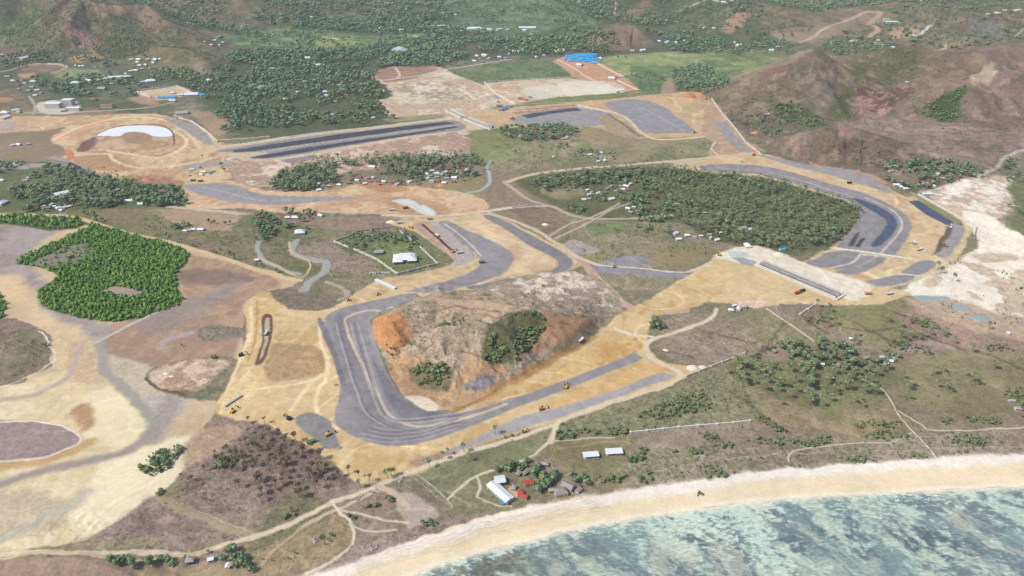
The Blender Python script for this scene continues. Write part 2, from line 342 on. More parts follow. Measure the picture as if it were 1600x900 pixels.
line([(250,545),(262,530),(300,520)], 8, (180,162,154), 'tidal_flat', 3, 3)
poly([(-200,500),(20,498),(70,520),(84,535),(75,562),(84,572),(44,588),(20,600),(-200,612)], (142,126,108), 'ground', 1.5, 4, .9, c2=(124,124,94), n2=.5)
line([(-60,612),(0,604),(44,588),(72,572),(84,560),(78,535),(60,518)], 2.2, (232,218,196), None, 1, 5)
poly([(-200,660),(30,656),(88,663),(128,680),(115,698),(50,716),(-200,728)], (150,134,130), 'ground', 1.5, 3, .5)
line([(-60,664),(30,657),(88,664),(127,682),(112,698),(50,717),(-60,726)], 2.4, (226,208,184), None, 1, 3)
poly([(228,590),(250,572),(330,556),(372,560),(382,585),(352,624),(300,624),(262,615)], (148,130,106), 'rubble', 2, 4, 1, c2=(118,120,92), n2=.54)
poly([(235,588),(260,572),(330,560),(352,568),(330,590),(300,612),(262,610)], (216,190,162), 'rubble', 4, 10, .8, c2=(182,150,124), n2=.52)
line([(228,590),(245,605),(285,618)], 3, (120,80,60), None, 1.2, 3)
poly([(312,515),(335,508),(380,512),(382,525),(330,534),(315,528)], (140,130,112), 'rubble', 2, 4, 1)
poly([(0,345),(60,335),(125,340),(130,352),(80,360),(0,352),(-300,350),(-300,335)], (78,102,60), 'ground', 2, 4, .8)
line([(-100,332),(60,336),(110,338),(200,364),(262,378),(340,400),(410,424),(470,438)], 9, (218,184,134), 'road', 1.5, 2)
poly([(62,452),(92,430),(50,416),(25,410),(60,390),(100,372),(130,358),(155,352),(200,366),(262,380),(297,398),(275,430),(286,468),(262,482),(215,497),(165,502),(108,492),(66,475)], (74,98,52), 'tidal_flat', 2, 4, .6)
poly([(40,412),(90,390),(130,380),(150,392),(110,412),(70,418)], (140,132,116), 'tidal_flat', 3, 5, .8)
poly([(158,455),(180,446),(230,458),(200,461)], (172,150,136), 'tidal_flat', 1.5, 3)
# --- lower left land
poly([(330,650),(400,660),(440,670),(480,690),(548,745),(590,757),(690,715),(690,740),(640,800),(560,880),(480,905),(300,1100),(-600,1100),(-600,880),(0,862),(100,850),(152,834),(240,775),(305,715)], (152,134,116), 'ground', 2, 4, .9, c2=(138,132,98), n2=.53)
poly([(150,838),(215,795),(250,775),(330,810),(300,850),(250,866),(190,850)], (144,124,114), 'ground', 3, 4, 1, c2=(164,144,130), n2=.5)
poly([(300,725),(330,705),(385,668),(425,668),(545,745),(510,775),(420,795),(340,800),(290,775)], (146,130,118), 'ground', 4, 5, 1.3, c2=(132,118,104), n2=.5)
line([(250,780),(300,800),(350,820),(400,835)], 9, (166,150,116), None, 3, 4)
poly([(290,690),(340,665),(385,668),(350,705),(310,722),(290,735)], (184,158,128), 'ground', 4, 6, .7)
poly([(380,855),(480,815),(540,800),(548,850),(500,880),(440,900),(390,900)], (156,140,104), 'ground', 4, 6, .8)
poly([(0,868),(180,868),(220,900),(150,960),(-300,960),(-300,870)], (152,132,112), 'ground', 3, 5, .5)
poly([(220,880),(400,880),(420,960),(240,960)], (160,142,110), 'ground', 4, 6, .5)
poly([(430,790),(470,770),(520,800),(470,825),(400,862),(400,840)], (120,122,90), 'ground', 3, 5, 1)
poly([(120,850),(240,842),(250,858),(150,862)], (150,144,108), 'ground', 3, 5, .8)
# --- lower right land
poly([(590,757),(700,712),(880,660),(1050,600),(1085,575),(1170,550),(1300,470),(1420,460),(1700,520),(1700,712),(1500,714),(1200,735),(1000,765),(800,795),(680,830),(560,880),(640,800)], (134,130,96), 'ground', 3, 5, 1, c2=(148,136,110), n2=.52)
poly([(1040,500),(1100,488),(1190,498),(1272,552),(1180,560),(1085,576),(1035,545)], (150,136,114), 'ground', 4, 5, 1)
poly([(1120,480),(1200,482),(1290,540),(1200,540)], (136,136,100), 'ground', 4, 6, .8)
poly([(1300,482),(1400,476),(1430,500),(1400,520),(1320,515)], (134,138,92), 'field', 5, 4, .5)
poly([(1340,535),(1380,510),(1420,530),(1400,545)], (138,140,96), 'field', 5, 4, .5)
poly([(1400,545),(1440,530),(1490,535),(1500,545),(1420,550)], (166,144,134), 'field', 2, 3, .5)
poly([(1410,560),(1500,546),(1700,560),(1700,640),(1600,640),(1480,650),(1400,600)], (138,136,98), 'field', 4, 5, .7)
poly([(1140,600),(1280,650),(1400,640),(1400,680),(1250,668),(1120,620)], (144,136,100), 'field', 5, 8, .7, c2=(158,140,106), n2=.54)
poly([(1130,575),(1180,560),(1400,580),(1380,620),(1300,645),(1200,620)], (124,130,88), 'field', 6, 8, .8)
poly([(880,650),(1060,600),(1130,580),(1190,640),(1170,658),(1000,676),(880,690)], (130,134,98), 'ground', 4, 5, 1.3)
poly([(880,690),(1000,678),(1170,660),(1260,680),(1250,692),(1000,700)], (150,138,116), 'field', 2, 3, .5)
poly([(1395,490),(1440,480),(1480,500),(1600,520),(1700,530),(1700,560),(1500,545),(1440,520)], (160,136,118), 'ground', 6, 8, .9)
poly([(640,742),(700,715),(800,690),(868,668),(862,700),(790,735),(720,765),(680,775)], (124,132,94), 'field', 2, 3, .5)
poly([(590,762),(640,742),(700,780),(720,800),(690,820),(640,800),(620,775)], (134,128,102), 'ground', 3, 5, 1)
poly([(700,780),(760,740),(790,790),(740,806),(710,800)], (130,136,98), 'ground', 3, 4, .8)
poly([(620,775),(650,772),(690,800),(670,822),(640,826),(625,800)], (190,174,156), 'ground', 3, 5, .3)
poly([(550,855),(620,835),(700,815),(770,800),(720,820),(640,845),(560,875)], (150,136,126), 'ground', 3, 4, 1.2)
poly([(865,690),(980,680),(985,700),(960,740),(900,742),(862,712)], (132,132,92), 'field', 2, 3, .4)
poly([(1000,702),(1250,692),(1600,665),(1700,665),(1700,712),(1500,714),(1200,735),(1080,753),(1000,764),(985,735)], (152,142,120), 'ground', 3, 5, 1.3, c2=(138,138,106), n2=.53)
# --- left loop earthworks
poly([(-300,182),(60,182),(130,180),(240,178),(290,190),(325,203),(342,222),(375,226),(352,245),(345,262),(358,280),(290,287),(215,287),(150,272),(100,247),(110,238),(82,222),(95,205),(70,198),(-300,215)], TAN, EARTH, 2, 4, .2, c2=(196,154,116), n2=.52)
poly([(-300,182),(70,183),(95,190),(60,205),(-300,216)], (200,160,122), EARTH, 3, 4, .3, c2=(216,176,136), n2=.5)
poly([(0,190),(24,190),(22,202),(0,204)], (184,160,148), EARTH, 2, 3, .4)
poly([(82,212),(110,202),(160,190),(155,196),(120,206),(88,222)], (222,164,122), EARTH, 2, 2)
poly([(130,212),(170,206),(270,212),(272,238),(235,246),(155,240),(120,234)], (182,146,112), EARTH, 3, 4, .3, c2=(206,170,132), n2=.5)
poly([(195,212),(215,207),(235,212),(232,222),(200,224)], (170,136,108), EARTH, 2, 3)
poly([(120,236),(130,222),(148,214),(150,224),(135,236)], (132,98,88), EARTH, 2, 2)
poly([(118,244),(160,240),(210,256),(190,268),(130,262)], (188,146,104), EARTH, 3, 4)
line([(85,218),(120,200),(160,189),(205,183),(255,187),(282,200),(300,215),(312,232)], 9, (226,200,156), EARTH)
line([(260,200),(285,212),(290,228),(250,246),(200,240),(170,235)], 8, (228,204,162), EARTH)
line([(120,243),(166,240),(175,248),(188,255)], 6, (226,204,170), EARTH)
line([(188,255),(215,262),(280,258),(340,245)], 7, (222,196,150), EARTH)
line([(325,222),(345,240),(352,258),(358,275)], 8, (216,180,142), EARTH)
line([(152,210),(180,199),(210,195),(245,195),(268,204),(272,226)], 3.5, (120,86,74), EARTH, 1)
poly([(256,186),(285,190),(315,200),(334,224),(322,226),(300,211),(276,197)], (152,146,146), TR, 2, 2, .1)
poly([(284,259),(350,252),(365,253),(350,258),(290,264)], (160,150,150), TR, 2, 2)
poly([(75,248),(100,246),(160,272),(150,280),(120,264)], (170,150,136), 'road', 2, 3)
line([(80,250),(110,256),(155,276)], 4, (120,110,112), 'road', 1)
line([(108,236),(112,248)], 14, (206,130,88), 'road')
poly([(200,275),(260,275),(290,287),(250,290),(215,285)], (180,134,102), EARTH, 3, 4, .8)
poly([(0,254),(60,256),(100,258),(60,262),(0,264)], (170,160,156), 'rubble', 2, 4, .8)
poly([(110,270),(150,276),(148,282),(110,276)], (168,162,160), 'rubble', 2, 3, .8)
line([(-200,205),(0,178),(100,176),(180,172),(230,168),(270,160)], 8, (190,168,144), 'road')
poly([(212,142),(275,134),(300,145),(262,156),(232,154)], (206,178,146), EARTH, 2, 2, .2)
poly([(200,154),(235,150),(250,162),(230,164)], (176,140,120), EARTH, 2, 2, .3)
poly([(60,160),(120,158),(118,176),(66,178)], (206,190,176), EARTH, 2, 2, .2)
line([(45,150),(55,165),(52,178)], 7, (180,158,146), 'road')
poly([(-200,128),(0,135),(40,158),(50,168),(0,170),(-200,170)], (120,112,88), 'hills', 4, 6, 1)
poly([(0,152),(20,155),(10,160),(-20,158)], (200,134,100), 'hills', 3, 4)
poly([(30,115),(58,114),(52,122),(30,121)], (192,146,112), 'hills', 3, 3)
line([(-100,118),(0,112),(45,100),(95,102),(104,106),(82,114)], 7, (196,176,156), 'road')
poly([(300,175),(345,178),(360,200),(340,212),(322,200)], (160,140,112), 'ground', 3, 4, .7)
line([(272,180),(300,190),(325,208),(340,218),(420,213)], 4.5, (214,192,166), 'road')
# --- main straight
poly([(340,230),(480,210),(600,196),(695,185),(740,188),(768,200),(700,207),(600,222),(470,245),(425,252),(390,252),(352,242)], (206,182,152), EARTH, 2, 3, .2)
poly([(345,234),(480,213),(600,200),(696,188),(722,193),(722,203),(640,212),(500,236),(430,247),(388,248),(420,238),(350,238)], (146,138,142), TR, 1.5, 1.5, .1, .1)
poly([(362,235),(420,226),(520,211),(600,201),(697,190),(710,193),(620,205),(520,219),(400,236),(368,238)], DARK, TR, 1.2, .8, .05, .15, smooth=False)
poly([(388,246),(470,232),(560,219),(640,208),(712,197),(716,199),(640,212),(560,224),(470,239),(410,248)], DARK, TR, 1.2, .8, .05, .15, smooth=False)
line([(345,229),(480,209),(600,196),(698,184)], 3.5, (226,216,200), None, 1, .5)
line([(380,243),(480,226),(600,210),(712,196)], 3, (196,184,172), None, 1, .5)
line([(425,250),(500,240),(600,222),(700,206)], 4, (222,198,164), EARTH)
# --- sandy yard above the straight
poly([(585,158),(612,150),(600,132),(585,125),(600,106),(660,104),(690,106),(720,120),(760,136),(790,160),(832,172),(842,192),(770,202),(720,188),(690,186),(610,182),(600,168)], (202,172,142), EARTH, 3, 5, .6, c2=(220,202,176), n2=.55)
poly([(588,110),(640,104),(682,108),(640,124),(600,128)], (168,130,110), EARTH, 3, 4, .4)
poly([(622,134),(700,128),(735,150),(700,158),(640,150)], (176,156,130), EARTH, 4, 6, .8, c2=(222,206,182), n2=.52)
line([(655,120),(700,135),(735,155),(745,172),(790,180)], 9, (206,172,136), EARTH)
line([(560,132),(610,124),(655,118),(700,108),(770,97),(800,92)], 7, (206,192,172), 'road', 1.2)
line([(618,106),(625,118),(615,124)], 7, (214,190,164), 'road')
poly([(605,185),(680,178),(690,184),(620,190)], (146,144,100), 'field', 3, 4, .4)
# --- site compound
poly([(758,130),(870,122),(905,124),(960,128),(1000,141),(930,152),(870,160),(800,165),(775,148)], (216,192,160), EARTH, 2, 3, .4, c2=(200,164,132), n2=.54)
poly([(872,130),(930,125),(968,142),(940,149),(888,150)], (224,212,188), EARTH, 2, 3, .1)
poly([(820,138),(868,132),(880,148),(835,154)], (216,204,184), EARTH, 2, 4, .3)
poly([(864,94),(900,88),(942,100),(976,120),(1000,142),(985,145),(960,128),(905,125),(880,106)], (204,154,118), EARTH, 2, 3, .3)
line([(868,92),(895,105),(920,122),(945,132)], 7, (226,196,170), EARTH)
poly([(800,165),(870,152),(1000,144),(1000,150),(880,162),(812,170)], (124,138,92), 'field', 2, 3)
poly([(765,168),(800,168),(960,154),(1040,146),(1088,144),(1100,150),(1130,180),(1150,204),(1100,214),(1000,216),(930,205),(880,200),(810,198),(770,196),(740,185)], (208,174,130), EARTH, 2, 4, .2, c2=(196,164,124), n2=.52)
poly([(810,172),(890,164),(895,167),(812,178)], (176,134,108), EARTH, 2, 2)
poly([(1062,148),(1092,144),(1102,154),(1085,158)], (222,160,112), EARTH, 2, 3)
poly([(1032,145),(1042,124),(1052,124),(1052,142)], (168,140,120), EARTH, 2, 3, .5)
poly([(945,161),(985,155),(1028,162),(1052,178),(1086,205),(1060,208),(1010,208),(988,196),(962,176)], (146,142,152), TR, 1.5, 3, .08, .1)
line([(968,164),(1010,172),(1035,185),(1070,205)], 3, (176,168,168), None, 1)
poly([(800,184),(870,170),(912,170),(958,180),(935,196),(880,198),(820,194)], (152,146,152), TR, 2, 4, .1)
poly([(815,180),(860,173),(900,168),(908,172),(860,178),(825,185)], (76,82,118), TR, 1.5, 1.5, .05, .15, smooth=False)
line([(770,175),(830,172),(895,166)], 3, (220,206,186), None, 1)
poly([(830,205),(880,195),(960,205),(990,215),(1080,215),(1110,222),(1000,224),(900,218)], (150,140,104), 'ground', 3, 5, .8)
poly([(935,182),(960,182),(1010,215),(960,210)], (176,150,122), EARTH, 3, 4, .8)
line([(905,165),(940,172),(975,182),(1000,205),(1030,218),(1100,214),(1140,212)], 8, (222,196,160), EARTH)
line([(950,178),(975,195),(1000,213)], 3.5, (110,96,80), None)
line([(905,164),(945,174)], 5, (232,222,206), None, 1)
poly([(1095,150),(1116,158),(1142,186),(1164,216),(1190,240),(1130,250),(1104,240),(1122,225),(1096,210),(1100,180)], (188,156,124), EARTH, 2, 3, .3)
poly([(1118,190),(1132,192),(1142,202),(1168,232),(1198,243),(1172,246),(1146,228),(1124,205)], (150,144,152), TR, 1.5, 2, .08, .1)
line([(1114,158),(1130,178),(1150,200),(1172,228),(1195,240)], 4, (130,110,96), None, 1)
# --- right hand curve
poly([(1050,256),(1110,244),(1180,238),(1250,255),(1330,266),(1385,290),(1412,306),(1440,308),(1482,320),(1526,360),(1502,400),(1455,432),(1395,450),(1330,452),(1240,415),(1262,405),(1300,385),(1335,355),(1345,330),(1312,312),(1240,290),(1180,275),(1090,268)], (218,188,142), EARTH, 2, 3, .15, c2=(206,172,126), n2=.56)
poly([(1180,240),(1260,256),(1335,267),(1372,282),(1395,302),(1350,290),(1290,272),(1230,258)], (156,148,150), TR, 2, 2.5, .1)
poly([(1095,258),(1180,258),(1240,270),(1300,288),(1352,302),(1400,325),(1424,346),(1420,368),(1404,390),(1394,401),(1360,396),(1308,386),(1335,356),(1345,326),(1312,309),(1240,287),(1180,272),(1110,268)], GRV, TR, 1.5, 2, .08, .08)
line([(1180,262),(1240,278),(1300,297),(1340,310)], 2.5, (182,166,150), None, 1, 1)
line([(1120,262),(1190,268),(1250,282),(1310,302)], 2.5, (176,162,150), None, 1, 1)
poly([(1334,309),(1352,314),(1384,329),(1402,345),(1400,358),(1386,374),(1374,384),(1361,383),(1378,362),(1386,348),(1376,337),(1348,321)], BLU, TR, 1.2, 1, .05, .15)
line([(1352,309),(1390,326),(1408,343),(1408,358),(1392,378),(1376,396)], 3.5, (204,184,158), None, 1, 1)
poly([(1325,384),(1338,364),(1344,362),(1334,384)], (84,78,88), TR, 1, 1, smooth=False)
poly([(1336,386),(1346,372),(1352,372),(1344,386)], (72,66,78), TR, 1, 1, smooth=False)
poly([(1305,392),(1348,397),(1334,409),(1292,418),(1258,411),(1275,404)], (138,132,142), TR, 1.2, 2, .08)
poly([(1352,399),(1366,401),(1344,415),(1316,421),(1298,418),(1336,409)], (140,134,144), TR, 1.2, 1, .08)
poly([(1370,401),(1385,405),(1362,420),(1330,429),(1306,424),(1346,415)], (142,136,144), TR, 1.2, 1, .08)
line([(1345,397),(1330,411),(1300,418)], 3, (214,196,166), None, 1, 1)
poly([(1420,315),(1434,313),(1465,328),(1498,348),(1482,353),(1448,336)], BLU, TR, 1.2, 1, .05, .15, smooth=False)
poly([(1478,353),(1502,350),(1508,362),(1492,388),(1480,403),(1462,398),(1478,375)], (156,146,150), TR, 1.5, 2, .1)
poly([(1480,354),(1489,356),(1472,390),(1456,400),(1464,384)], (116,88,76), TR, 1.5, 2, .3, smooth=False)
poly([(1408,426),(1438,407),(1463,410),(1455,421),(1430,431)], (140,135,146), TR, 1.2, 1.5, .08)
poly([(1348,441),(1400,430),(1430,431),(1412,443),(1355,448)], (144,138,146), TR, 1.2, 1.5, .08)
line([(1300,387),(1340,392),(1422,404)], 5, (236,224,202), None, 1, 1)
line([(1405,428),(1450,432)], 3.5, (230,214,186), None, 1, 1)
poly([(1424,303),(1440,305),(1502,345),(1490,349)], (146,148,104), 'field', 1.5, 2, .3)
poly([(1525,360),(1528,385),(1500,410),(1440,440),(1395,450),(1455,430),(1500,400),(1512,372)], (136,132,100), 'ground', 2, 3, 1)
# --- limestone ground
poly([(1450,300),(1560,275),(1592,290),(1610,335),(1540,342),(1482,322)], (206,178,152), 'rubble', 4, 6, .6, c2=(236,226,208), n2=.52)
poly([(1580,280),(1700,280),(1700,420),(1610,390),(1570,350),(1590,320)], (118,128,84), 'ground', 4, 6, 1)
poly([(1502,332),(1540,334),(1600,368),(1720,420),(1720,530),(1600,520),(1530,500),(1470,478),(1410,455),(1450,432),(1505,402),(1532,380)], (240,229,206), 'rubble', 3, 6, .3, c2=(240,229,206))
poly([(1450,445),(1480,410),(1560,395),(1720,430),(1720,540),(1560,510),(1470,480)], (208,186,158), 'rubble', 6, 6, .6, thr=.52, ns=26)
poly([(1420,470),(1500,470),(1600,500),(1720,520),(1720,545),(1560,525),(1470,500)], (196,170,142), 'rubble', 6, 8, .6)
poly([(1430,462),(1480,464),(1482,469),(1440,470)], (158,178,172), 'pond', 1, 2, 0, .8)
poly([(1486,476),(1510,479),(1517,486),(1500,487)], (158,178,172), 'pond', 1, 2, 0, .8)
poly([(1514,493),(1535,492),(1547,500),(1526,501)], (158,178,172), 'pond', 1, 2, 0, .8)
# --- pit ground
poly([(1120,395),(1182,384),(1245,405),(1310,432),(1372,446),(1422,458),(1380,474),(1320,478),(1250,474),(1180,480),(1110,472),(1030,490),(1010,512),(960,520),(1000,478),(1060,440),(1085,424),(1110,410)], (217,187,136), EARTH, 2, 4, .12)
poly([(1118,398),(1180,385),(1300,426),(1360,446),(1340,470),(1310,462),(1200,412),(1150,410)], (234,220,192), EARTH, 3, 5, .2)
poly([(1142,402),(1162,402),(1190,412),(1175,416),(1158,412)], (162,162,162), EARTH, 1, 1, smooth=False)
poly([(1135,393),(1160,392),(1180,402),(1160,402),(1142,401)], (196,202,192), EARTH, 1, 1, smooth=False)
poly([(1155,470),(1195,470),(1190,478),(1160,479)], (232,196,172), EARTH, 2, 4)
# --- small left loop and its ground
poly([(285,289),(310,284),(360,282),(420,298),(520,296),(560,288),(620,290),(720,300),(765,318),(750,332),(700,336),(640,337),(560,334),(450,333),(380,326),(300,326),(290,312)], (218,180,138), EARTH, 2, 4, .2, c2=(204,158,120), n2=.55)
poly([(560,290),(580,285),(620,288),(640,298),(600,300)], (196,140,104), EARTH, 3, 4, .4)
poly([(286,290),(330,286),(370,290),(405,303),(480,307),(566,309),(500,315),(420,320),(345,312),(310,303)], (148,144,152), TR, 1.5, 2, .08, .1)
line([(310,291),(350,299),(400,312),(470,312)], 2.2, (180,172,170), None, 1, 1)
poly([(604,310),(640,308),(690,318),(705,335),(640,336),(610,325)], (196,152,118), EARTH, 3, 4, .4)
poly([(614,314),(640,311),(656,321),(666,321),(682,334),(664,336),(640,324)], (212,212,200), EARTH, 1.5, 2, .1)
line([(600,336),(680,338),(760,330),(800,324)], 9, (214,196,170), 'road', 1.5)
line([(800,324),(860,322)], 4, (210,200,186), None, 1)
poly([(600,340),(740,338),(700,350),(640,352)], (196,170,142), EARTH, 3, 5, .6)
poly([(395,335),(470,338),(600,338),(640,352),(580,365),(470,352)], (146,128,108), 'ground', 3, 5, 1)
# --- central loop
poly([(608,346),(700,340),(765,333),(822,358),(904,405),(892,422),(830,441),(740,453),(660,471),(600,476),(575,488),(520,480),(540,470),(590,438),(640,428),(690,418),(712,408),(690,390),(650,362)], TAN, EARTH, 2, 3, .12, c2=(204,168,120), n2=.56)
poly([(645,350),(690,350),(738,390),(742,405),(720,412),(700,398)], (192,158,132), EARTH, 2, 2, .2)
poly([(672,349),(684,348),(738,398),(730,412),(712,417),(706,410),(716,402)], (176,160,156), TR, 1.5, 2, .1)
poly([(685,348),(702,346),(732,361),(775,378),(799,395),(801,410),(786,428),(750,441),(690,453),(640,462),(636,456),(690,441),(735,425),(751,411),(746,398),(722,380),(702,362)], GRV, TR, 1.3, 1.5, .08, .08)
line([(695,350),(725,372),(752,400)], 3, (206,188,168), None, 1, 1)
line([(660,351),(685,372),(709,394)], 4, (76,62,62), None, 1, .8, smooth=False)
poly([(754,338),(770,337),(802,352),(852,379),(886,399),(895,412),(880,425),(832,437),(780,446),(738,452),(733,447),(800,436),(856,423),(873,414),(864,402),(830,385),(790,358)], (130,126,136), TR, 1.2, 1.2, .05, .1)
poly([(722,352),(756,345),(800,372),(866,408),(852,420),(806,427),(808,402),(786,384)], (226,196,152), EARTH, 2, 4, .1, c2=(214,176,136), n2=.55)
line([(764,332),(830,356),(905,402),(940,415)], 8, (208,182,148), 'road')
line([(905,402),(925,425),(950,452),(975,475)], 13, (196,156,130), 'road')
line([(975,475),(1010,488),(1070,484)], 14, (200,160,136), 'road')
line([(890,395),(930,413),(1000,419),(1070,425),(1112,410)], 5, (214,196,170), 'road')
line([(860,430),(880,440),(1000,500)], 5, (176,150,128), None, 2, 4, op=.5)
# --- mound in the big loop
poly([(598,492),(650,464),(760,452),(880,438),(930,430),(975,478),(930,518),(835,570),(745,630),(700,645),(662,640),(625,602),(600,560),(580,510)], (176,158,132), 'hills', 2, 4, 1, c2=(154,142,116), n2=.54)
poly([(770,440),(900,425),(960,470),(930,500),(860,470),(780,460)], (156,144,124), 'ground', 4, 6, 1, c2=(214,198,176), n2=.58)
poly([(690,460),(790,455),(800,480),(700,480)], (176,154,124), 'hills', 4, 5, .5)
poly([(580,506),(600,492),(632,490),(640,528),(622,552),(600,548),(588,528)], (200,140,84), 'hills', 2, 5, .4, c2=(182,122,72), n2=.52)
poly([(842,490),(880,490),(932,498),(915,516),(868,544),(825,548),(848,522)], (170,134,98), 'hills', 2, 5, .7, c2=(184,146,106), n2=.55)
poly([(605,553),(640,555),(664,558),(655,578),(690,612),(720,570),(742,552),(792,582),(765,612),(705,642),(655,636),(622,612)], (194,160,114), 'hills', 2, 6, .6, c2=(176,140,100), n2=.55)
poly([(640,578),(660,565),(700,572),(705,600),(690,612),(650,602)], (124,116,84), 'hills', 3, 4, .9)
poly([(730,598),(775,588),(770,600),(735,612)], (138,136,142), 'hills', 3, 4, 1)
poly([(755,548),(778,500),(842,488),(850,520),(810,560),(770,572)], (92,100,68), 'hills', 3, 4, 1)
poly([(632,618),(670,622),(690,640),(660,645),(640,635)], (224,206,178), 'rubble', 2, 3, .3)
line([(655,490),(700,482),(780,488)], 2, (112,96,76), None, 1.5, 4, op=.7)
line([(660,500),(720,492),(800,500)], 2, (120,102,80), None, 1.5, 4, op=.6)
# --- big loop earthworks
poly([(395,464),(440,456),(505,478),(548,470),(640,456),(660,462),(600,486),(578,496),(578,515),(592,560),(612,600),(634,634),(665,646),(700,650),(790,606),(860,566),(915,535),(950,505),(985,482),(1062,442),(1112,412),(1140,430),(1110,470),(1030,492),(1012,515),(1030,562),(1085,574),(1052,602),(880,656),(760,694),(655,738),(582,754),(545,745),(520,722),(465,690),(420,665),(345,650),(335,635),(372,580),(386,520),(380,482)], (219,186,132), EARTH, 1.8, 3, .12, c2=(208,170,112), n2=.56)
poly([(720,650),(850,590),(930,540),(1000,528),(1000,552),(900,588),(760,632)], (222,182,116), EARTH, 3, 5, .15, c2=(206,158,92), n2=.54)
poly([(840,640),(940,598),(1010,566),(1040,585),(960,612),(880,640)], (222,178,114), EARTH, 3, 4, .1)
line([(700,648),(780,606),(860,563),(920,530)], 3.5, (178,128,72), None, 1.5, 3)
line([(760,622),(830,585),(890,552),(930,528)], 4, (196,146,86), None, 2, 4)
poly([(424,540),(470,537),(500,545),(509,570),(502,586),(450,593),(416,592)], (186,152,106), EARTH, 3, 4, .4, c2=(162,142,108), n2=.54)
poly([(425,455),(480,450),(526,470),(512,483),(470,486),(440,476)], (132,118,100), 'rubble', 2, 4, 1)
poly([(409,495),(424,493),(426,520),(414,560),(404,570),(398,566),(410,530)], (124,76,52), TR, 1, 1.5)
poly([(414,500),(421,498),(421,522),(410,556),(405,560),(413,530)], (190,164,142), TR, 1, 1)
line([(392,480),(392,520),(372,570),(350,625),(345,645)], 5, (236,208,156), None, 1.5, 2)
line([(402,470),(400,520),(385,570),(360,620),(352,645)], 2.5, (190,150,96), None, 1.2, 2)
line([(500,500),(500,530),(512,565),(510,590),(495,620),(500,650),(530,670)], 4.5, (238,214,166), None, 1.5, 2)
line([(400,608),(450,602),(500,590)], 4, (238,212,164), None, 1.5, 2)
line([(455,640),(480,605),(505,585)], 5, (236,212,162), None, 2, 2)
poly([(345,628),(372,590),(382,565),(400,600),(380,640),(350,648)], (228,196,140), EARTH, 3, 4)
poly([(508,512),(512,492),(545,478),(600,466),(640,458),(652,464),(600,486),(580,497),(579,512),(592,545),(606,580),(622,610),(640,626),(668,642),(700,641),(716,646),(800,622),(900,588),(990,551),(990,551),(1005,560),(1005,560),(900,602),(800,640),(720,672),(660,691),(620,697),(570,689),(536,672),(522,652),(532,610),(524,570),(508,525)], GRV, TR, 1.3, 1.5, .08, .08)
poly([(520,500),(540,490),(548,520),(575,590),(590,640),(620,672),(660,680),(640,692),(590,690),(560,660),(545,600),(528,550)], (128,122,134), TR, 3, 3, .1, op=.7)
poly([(582,562),(598,580),(622,612),(640,628),(668,643),(700,642),(690,652),(640,655),(618,642),(600,612)], (122,117,130), TR, 2, 2, .1)
poly([(497,505),(506,503),(540,590),(534,600),(520,560)], (120,115,130), TR, 1.5, 1.5)
line([(612,480),(575,485),(542,496),(540,508),(550,535),(570,577),(588,615),(610,650),(640,664),(670,665),(720,655),(790,632)], 3.8, (210,180,142), None, 1.2, 1)
for k, o in enumerate((-16, -11, 7, 13, 19)):
    line([(540 + o, 505), (556 + o, 560), (572 + o, 610), (592 + o, 650), (640, 664 + max(o, -12) * -.9 if o < 0 else 664 - o * .5), (720, 655 - o * .5)], 1.6, (112,106,120) if k % 2 else (176,168,172), None, .8, .8, op=.85)
for k in range(7):
    line([(560 + k * 4, 684 - k * 3), (610, 691 - k * 3.2), (660, 685 - k * 3), (715, 668 - k * 2.6)], 1.2, (118,112,126) if k % 2 else (170,163,168), None, .7, .8, op=.8)
poly([(672,718),(690,706),(740,688),(800,656),(880,635),(960,611),(1020,586),(1036,581),(1036,581),(1056,589),(1056,589),(1000,608),(960,623),(880,650),(800,676),(740,697),(700,713),(680,722)], (166,158,160), TR, 1.4, 1.5, .1)
poly([(463,652),(488,645),(513,655),(520,665),(528,690),(530,698),(510,700),(484,680),(468,668)], (138,128,134), TR, 1.5, 2, .3)
poly([(640,720),(700,705),(720,712),(660,728)], (170,140,120), EARTH, 3, 4)
# --- creeks
line([(404,374),(404,392),(416,408),(440,420),(470,428)], 8, (168,168,154), 'river', 2, 3, 0, .5)
line([(462,376),(456,390),(468,400),(490,406),(512,410),(508,424),(484,440),(476,452)], 12, (168,166,156), 'river', 2, 4, 0, .5)
line([(452,378),(456,394),(482,408),(484,422),(470,433),(440,420),(405,403)], 3, (212,184,142), 'path', 1, 2)
line([(512,440),(540,452),(545,462),(530,468)], 7, (176,160,144), 'river', 2, 4, 0, .3)
line([(770,250),(762,260),(765,272),(766,285),(748,298),(705,306)], 7, (172,182,176), 'river', 1.5, 3, 0, .6)
line([(1040,252),(1065,254),(1090,253)], 7, (180,196,184), 'river', 1.5, 1, 0, .5)
# --- roads and paths
line([(790,285),(835,272),(900,264),(1000,256),(1070,250),(1120,245),(1180,240)], 11, (210,184,146), 'road')
line([(790,285),(812,302),(835,315),(870,325),(900,338),(950,342),(1010,340),(1052,336)], 8, (186,164,140), 'road', 1.2)
line([(860,368),(890,350),(915,343),(945,330),(968,318)], 4, (200,184,160), 'path', 1, 1)
line([(868,373),(900,358),(925,345),(955,328),(985,317)], 4, (196,180,160), 'path', 1, 1)
for a_ in ([(1245,488),(1270,505),(1292,520)], [(1335,502),(1370,522),(1412,542)], [(1280,500),(1340,516),(1400,513)], [(1400,488),(1440,503),(1478,520)], [(1150,615),(1195,652),(1240,680)], [(1500,545),(1560,560),(1620,590)], [(1100,520),(1180,535)], [(1040,548),(1090,560)], [(1430,520),(1500,545)], [(1230,500),(1200,540),(1180,556)]):
    line(a_, 4.5, (106,100,76), None, 2, 5, 1.3, op=.75)
